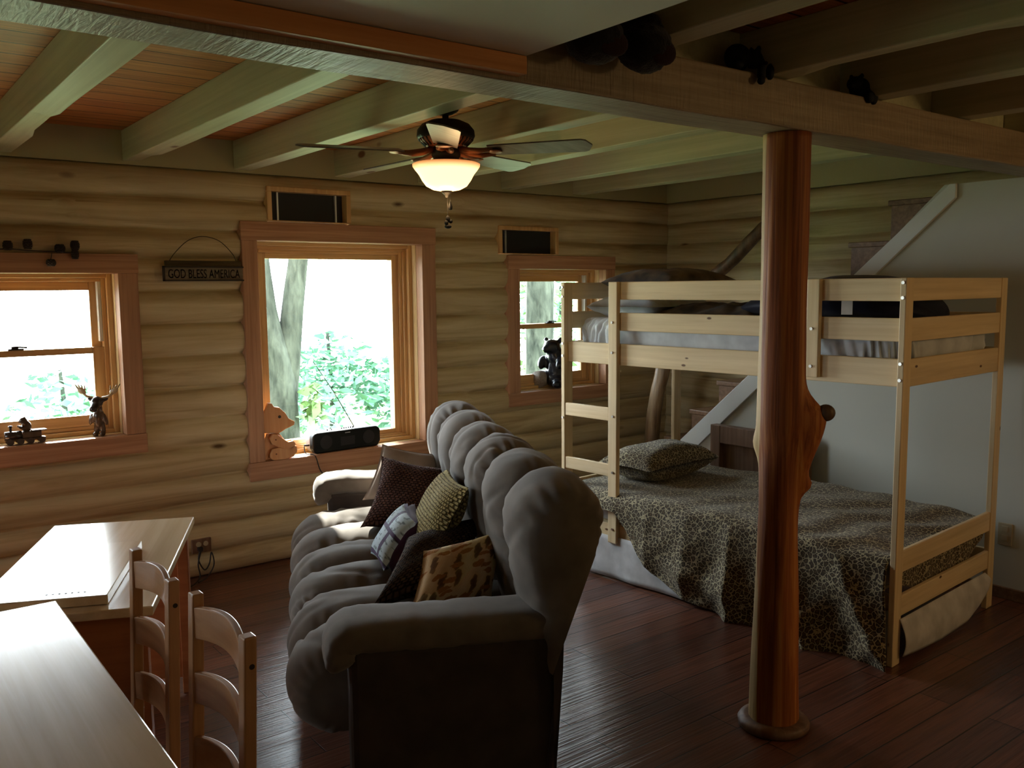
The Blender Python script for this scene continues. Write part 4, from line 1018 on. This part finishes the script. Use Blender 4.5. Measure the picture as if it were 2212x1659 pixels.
# black bear statue with log in window 3
t = thing('bear_statue', (4.16, 4.965, .868), 'black bear statue sitting on a sawn log in the window by the bunk bed', 'statue', rz=R(205))
figure('bear', [((-.02, .02, .12), (.085, .085, .12)), ((-.02, .03, .06), (.10, .10, .06)), ((-.01, .02, .225), (.072, .078, .075)), ((.02, .0, .30), (.064, .064, .058)), ((.07, -.02, .285), (.036, .034, .028)), ((-.01, .055, .350), (.022, .018, .022)), ((.01, -.05, .350), (.022, .018, .022)),
                ((.03, -.075, .185), (.06, .032, .034), (0, R(50), 0)), ((.06, .085, .19), (.06, .03, .034), (0, R(40), 0)), ((.07, .07, .035), (.06, .038, .035))], 'resin_black', t, .008)
MB().tube([(-.03, -.085, .064), (.085, -.085, .064)], .062, 24).build('log', 'logend', t, True)
# pine cone garland
t = thing('pine_cone_garland', (.80, 4.866, 1.80), 'garland of small dark pine cones along the left window trim', 'garland'); off = t.location.copy()
tw = MB().tube(spline([(.40, 4.862, 1.80), (.55, 4.862, 1.797), (.68, 4.862, 1.806), (.77, 4.862, 1.80), (.90, 4.862, 1.795), (.98, 4.862, 1.79)], 30), .003, 6).build('twine', 'cordblack', t, off=off)
for (x, z, r, h) in ((.68, 1.822, .02, .024), (.765, 1.83, .019, .027), (.905, 1.812, .023, .022), (.974, 1.828, .019, .026), (.972, 1.785, .015, .026), (.862, 1.742, .020, .017), (.52, 1.815, .02, .024)):
    b = MB()
    for k in range(6):
        zz_ = -1 + 2 * (k + .5) / 6; rr = r * math.sqrt(1 - zz_ * zz_ * .8)
        for q in range(8):
            a = 2 * PI * (q + .5 * (k % 2)) / 8
            b.ell((x + rr * .8 * math.cos(a), 4.85 + rr * .8 * math.sin(a), z + zz_ * h * .9), (.008, .008, .005), (0, 0, a), 6, 4)
    b.ell((x, 4.85, z), (r * .8, r * .8, h * .9)); b.build('pine_cone', 'cone', t, off=off)
MB().tube([(.87, 4.86, 1.79), (.862, 4.855, 1.755)], .002, 5).build('stem', 'cordblack', t, off=off)
# sign
t = thing('wall_sign', (1.61, 4.862, 1.66), 'weathered wooden sign reading GOD BLESS AMERICA hung by a wire on the log wall', 'sign'); off = t.location.copy()
bx((1.391, 4.842, 1.656), (1.818, 4.858, 1.728)).build('board', 'signface', t, off=off, bevel=.003)
fr = MB().box((1.386, 4.836, 1.650), (1.821, 4.845, 1.658)).box((1.386, 4.836, 1.722), (1.821, 4.845, 1.730)).box((1.386, 4.836, 1.650), (1.398, 4.845, 1.730)); fr.build('border', 'ink', t, off=off)
bx((1.405, 4.858, 1.728), (1.818, 4.874, 1.760)).build('back_board', 'signback', t, off=off, bevel=.004)
cu = bpy.data.curves.new('lettering', 'FONT'); cu.body = 'GOD BLESS AMERICA'; cu.size = .062; cu.extrude = .0012; cu.space_character = 1.0
tmp = bpy.data.objects.new('lettering_tmp', cu); C.objects.link(tmp); bpy.context.view_layer.update()
me = bpy.data.meshes.new_from_object(tmp.evaluated_get(bpy.context.evaluated_depsgraph_get())); bpy.data.objects.remove(tmp)
xs_ = [v.co.x for v in me.vertices]; w_ = max(xs_) - min(xs_); kx = .385 / w_
for v in me.vertices:
    x, y, z = v.co; v.co = Vector((1.415 + (x - min(xs_)) * kx, 4.8415 - abs(z), 1.667 + y * 1.08)) - off
me.materials.clear(); me.materials.append(MW['ink']); lo = bpy.data.objects.new('lettering', me); C.objects.link(lo); lo.parent = t
MB().tube(spline([(1.43, 4.862, 1.758), (1.46, 4.862, 1.80), (1.53, 4.862, 1.865), (1.61, 4.862, 1.89), (1.70, 4.862, 1.868), (1.77, 4.862, 1.80), (1.79, 4.862, 1.755)], 40), .0022, 6).build('hanger_wire', 'wire', t, off=off)
# outlets
t = thing('outlet', (1.53, 4.885, .18), 'low wall outlet with plugged cords on the log wall beside the small table', 'outlet'); off = t.location.copy()
bx((1.478, 4.872, .15), (1.584, 4.89, .228)).build('box', 'dark_stain', t, off=off, bevel=.003)
for x in (1.513, 1.552): MB().tube([(x, 4.872, .200), (x, 4.866, .200)], .014, 16).build('socket', 'ivory', t, off=off)
bx((1.505, 4.845, .165), (1.53, 4.872, .185)).build('plug', 'cordblack', t, off=off, bevel=.002)
b = MB()
b.tube(spline([(1.515, 4.85, .175), (1.50, 4.84, .12), (1.53, 4.84, .06), (1.56, 4.845, .09), (1.575, 4.85, .15), (1.585, 4.845, .08), (1.54, 4.83, .02), (1.48, 4.80, .008)], 50), .004, 6)
b.tube(spline([(1.52, 4.85, .17), (1.495, 4.835, .10), (1.50, 4.83, .03), (1.45, 4.78, .008), (1.36, 4.70, .008)], 40), .004, 6)
b.build('cords', 'cordblack', t, True, off=off)
t = thing('outlet', (4.648, 1.98, .33), 'ivory outlet plate low on the white partition beside the bunk bed foot', 'outlet'); off = t.location.copy()
bx((4.642, 1.945, .275), (4.6495, 2.015, .39)).build('plate', 'ivory', t, off=off, bevel=.003)
for z in (.30, .345): bx((4.639, 1.965, z), (4.642, 1.995, z + .03)).build('socket', 'ivory', t, off=off, bevel=.002)

# ------------------------------------------------------------------ bears on the beam
t = thing('plush_bear', (1.62, 1.90, 2.265), 'large black plush bear on the beam with both feet hanging down', 'plush toy'); off = Vector((0, 0, 0))
def pb(l): return [tuple([Vector(q[0]) - t.location] + list(q[1:])) for q in l]
figure('body', pb([((1.60, 2.06, 2.335), (.15, .10, .066)), ((1.50, 2.16, 2.34), (.09, .08, .065)), ((1.44, 2.21, 2.36), (.022, .022, .03)), ((1.57, 2.24, 2.36), (.022, .022, .03)), ((1.58, 1.90, 2.325), (.07, .14, .052)), ((1.70, 1.90, 2.325), (.065, .14, .052))]), 'blackfur', t, .012, fuzz=.012)
for x, zc, rx, rz_ in ((1.572, 2.222, .088, .062), (1.752, 2.226, .082, .064)):
    figure('leg', pb([((x, 1.735, zc + .045), (.062, .07, .058)), ((x, 1.71, zc), (rx, .066, rz_))]), 'blackfur', t, .010, fuzz=.012)
    MB().ell(Vector((x + .018, 1.664, zc - .016)) - t.location, (rx * .62, .016, rz_ * .55)).build('foot_pad', 'pawpad', t, True)
t = thing('bear_ornament', (2.345, 1.845, 2.264), 'small black bear ornament crouching on the beam with a paw over its edge', 'ornament', 'small bears on the beam')
figure('body', [((-.03, .01, .048), (.052, .036, .042)), ((.035, 0, .050), (.034, .030, .030)), ((.058, -.012, .040), (.016, .016, .014)), ((.040, .012, .082), (.010, .008, .010)), ((.028, -.026, .078), (.010, .008, .010)), ((.055, -.05, .004), (.015, .014, .028)), ((.01, -.052, -.005), (.016, .014, .032)), ((.0, -.058, -.032), (.018, .012, .012)), ((-.06, -.01, .018), (.024, .024, .017))], 'black', t, .006)
MB().ell((.072, -.020, .040), (.006, .007, .006)).build('muzzle', 'pawpad', t, True)
t = thing('bear_ornament', (2.965, 1.845, 2.264), 'small black bear ornament sitting on the beam with a string above it', 'ornament', 'small bears on the beam')
figure('body', [((.02, 0, .034), (.038, .036, .040)), ((-.025, -.01, .044), (.034, .028, .026)), ((-.055, -.016, .034), (.018, .013, .011)), ((-.020, .010, .072), (.009, .008, .011)), ((-.015, -.03, .070), (.009, .008, .011)), ((.01, -.045, -.002), (.022, .016, .024)), ((.045, -.042, -.002), (.017, .015, .026))], 'black', t, .006)
MB().tube([(.035, 0, .06), (.04, .004, .105), (.047, .006, .15)], .0035, 6).build('string', 'cordblack', t)

# ------------------------------------------------------------------ outside
def outplane(name, lo, hi, mat): return bx(lo, hi).build(name, mat)
lw = MB()
def lawnf(s, q):
    x = -40 + s * 85; y = -20 + q * 70
    return (x, y, -.55 - .10 * max(0, y - 5.2) + .15 * nz(x * .3, y * .3))
lw.grid(lawnf, 40, 30); tag(lw.build('lawn', 'grass', smooth=True), kind='structure')
def gz(y): return -.55 - .1 * (y - 5.2)
def trunk(name, label, pts, rad, leaves, lmat, group, seed, lsz=.10):
    rnd = random.Random(seed)
    x, y = pts[0][0][0], pts[0][0][1]
    t = thing(name, (x, y, pts[0][0][2]), label, 'tree', group); off = t.location.copy()
    b = MB()
    for p, r in zip(pts, rad):
        q = spline(p, 22); b.tube(q, [r[0] + (r[1] - r[0]) * i / 21 + .06 * r[0] * nz(i * .7, seed) for i in range(22)], 14)
    b.build('trunk', 'bark', t, True, off=off)
    if leaves:
        f = MB()
        for (c, rr, n) in leaves:
            for _ in range(n):
                while True:
                    d = Vector((rnd.uniform(-1, 1), rnd.uniform(-1, 1), rnd.uniform(-1, 1)))
                    if d.length < 1: break
                p = Vector(c) + Vector((d.x * rr[0], d.y * rr[1], d.z * rr[2])); s = lsz * rnd.uniform(.5, 1.3)
                u = Vector((rnd.gauss(0, 1), rnd.gauss(0, 1), rnd.gauss(0, .4))).normalized(); w = u.cross(Vector((rnd.gauss(0, 1), rnd.gauss(0, 1), rnd.gauss(0, 1)))).normalized()
                f.add([p - u * s, p + w * s * .45, p + u * s, p - w * s * .45], [(0, 1, 2, 3)])
        f.build('foliage', lmat, t, off=off)
    return t
G = 'trees outside the windows'
# big forked trunk at the left of the middle window
trunk('forked_tree', 'thick mossy forked tree trunk seen at the left of the middle window', [
    [(3.70, 9.0, -1.2), (3.70, 9.0, .2), (3.70, 9.0, .75), (3.60, 9.0, 1.2), (3.52, 9.0, 2.0), (3.4, 9.0, 4.2)],
    [(3.78, 9.0, .4), (3.84, 8.98, .95), (3.90, 8.95, 1.5), (3.98, 8.9, 2.2), (4.1, 8.8, 4.)]], [(.25, .10), (.14, .09)],
    [((4.0, 8.75, .35), (.10, .15, .25), 60), ((3.95, 8.8, -.35), (.16, .2, .35), 160), ((3.5, 9., 4.9), (1.8, 1.2, 1.0), 500), ((5.0, 9.0, 4.3), (.95, .6, .8), 3600)], 'leaf2', G, 1, .10)  # densest clump is unseen, added to block sun through the third window
trunk('tall_tree', 'pale straight tree trunk seen through the window by the bunk bed', [[(7.48, 9.2, -1.2), (7.47, 9.2, .5), (7.50, 9.2, 2.5), (7.5, 9.2, 5.)]], [(.20, .17)],
      [((8.5, 10.2, 1.0), (.7, .9, 1.6), 500), ((6.9, 10.2, -.3), (.5, .6, .8), 220)], 'leaf2', G, 2, .09)
for k, (x, y, top, w, lb, n) in enumerate(((6.0, 15.0, .55, 1.2, 'bright leafy tree right of the forked trunk in the middle window', 900), (7.6, 16.0, .75, 1.3, 'bright leafy tree behind the radio antenna in the middle window', 1000),
        (8.7, 15.5, .30, .9, 'bright leafy tree at the right of the middle window', 600), (3.0, 17.0, .25, 1.2, 'faint pale leafy tree low in the left window', 520), (2.0, 14.0, -.15, .7, 'faint bush at the left edge of the left window', 260), (14.0, 16.5, 2.0, 2.2, 'tall green tree far behind the pale trunk', 900))):
    g0 = gz(y)
    trunk('leafy_tree', lb, [[(x, y, g0 - .2), (x + .1, y, g0 + .8), (x + .05, y, top)]], [(.07, .03)],
          [((x, y, top - .6), (w * .75, w * .8, .65), n // 2), ((x + .3, y, top - 1.1), (w, w, .6), n // 2)], 'leaf', G, 10 + k, .13)

# ------------------------------------------------------------------ light
W = bpy.data.worlds.new('sky'); bpy.context.scene.world = W; W.use_nodes = True; nt = W.node_tree
bg = nt.nodes['Background']
tc = nd(nt, 'ShaderNodeTexCoord'); sp = nd(nt, 'ShaderNodeSeparateXYZ'); nt.links.new(tc.outputs['Generated'], sp.inputs[0])
rr = ramp(nt, [(.0, (.80, .90, .86)), (.45, (.95, .98, 1.)), (1., (.70, .84, 1.))]); 
mr = nd(nt, 'ShaderNodeMapRange'); mr.inputs[1].default_value = -1.; mr.inputs[2].default_value = 1.; nt.links.new(sp.outputs['Z'], mr.inputs[0]); nt.links.new(mr.outputs[0], rr.inputs[0])
nt.links.new(rr.outputs[0], bg.inputs[0]); bg.inputs[1].default_value = 24.
sd = Vector((-.20, -1., -.77)).normalized()
sl = bpy.data.lights.new('sun', 'SUN'); sl.energy = 60.; sl.angle = R(1.); sl.color = (1., .95, .86)
so = bpy.data.objects.new('sun', sl); C.objects.link(so); so.rotation_euler = sd.to_track_quat('-Z', 'Y').to_euler(); so.location = (6, 14, 9)
for (x0, x1, z0, z1) in (OPEN[0], OPEN[1], OPEN[2], OPEN[5]):
    L = bpy.data.lights.new('window_portal', 'AREA'); L.shape = 'RECTANGLE'; L.size = x1 - x0; L.size_y = z1 - z0; L.cycles.is_portal = True
    o = bpy.data.objects.new('window_portal', L); C.objects.link(o); o.location = ((x0 + x1) / 2, 5.17, (z0 + z1) / 2); o.rotation_euler = (R(-90), 0, 0)
L = bpy.data.lights.new('window_portal', 'AREA'); L.shape = 'RECTANGLE'; L.size = .70; L.size_y = 1.0; L.cycles.is_portal = True
o = bpy.data.objects.new('window_portal', L); C.objects.link(o); o.location = (-2.81, 4.0, 1.2); o.rotation_euler = (0, R(-90), 0)
bl_ = bpy.data.lights.new('fan_bulb', 'POINT'); bl_.energy = 2.6; bl_.color = (1., .62, .28); bl_.shadow_soft_size = .05
bo = bpy.data.objects.new('fan_bulb', bl_); C.objects.link(bo); bo.location = (FX, FY, 1.97)

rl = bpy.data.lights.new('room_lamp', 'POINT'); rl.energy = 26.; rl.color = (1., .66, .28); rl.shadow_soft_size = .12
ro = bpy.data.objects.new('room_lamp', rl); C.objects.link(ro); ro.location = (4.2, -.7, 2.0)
# ------------------------------------------------------------------ camera
cam = bpy.data.cameras.new('camera'); co = bpy.data.objects.new('camera', cam); C.objects.link(co)
yaw, pit, rol = -.65069453, .10826081, .00918085
f = Vector((-math.sin(yaw) * math.cos(pit), math.cos(yaw) * math.cos(pit), -math.sin(pit)))
r = Vector((math.cos(yaw), math.sin(yaw), 0)); d = f.cross(r)
c_, s_ = math.cos(rol), math.sin(rol); r2 = r * c_ + d * s_; d2 = r * -s_ + d * c_
up = -d2; bk = -f
co.matrix_world = Matrix(((r2.x, up.x, bk.x, 0), (r2.y, up.y, bk.y, 0), (r2.z, up.z, bk.z, 1.6), (0, 0, 0, 1)))
cam.sensor_width = 36.; cam.lens = 1914.3 / 2212 * 36; cam.clip_start = .02
sc = bpy.context.scene; sc.camera = co
sc.view_settings.view_transform = 'Standard'; sc.view_settings.look = 'None'; sc.view_settings.gamma = 1.; sc.view_settings.use_curve_mapping = False
sc.view_settings.exposure = -.15
sc.cycles.max_bounces = 10; sc.cycles.diffuse_bounces = 6; sc.cycles.glossy_bounces = 4; sc.cycles.transparent_max_bounces = 12
sc.cycles.use_denoising = True; sc.cycles.sample_clamp_indirect = 8.
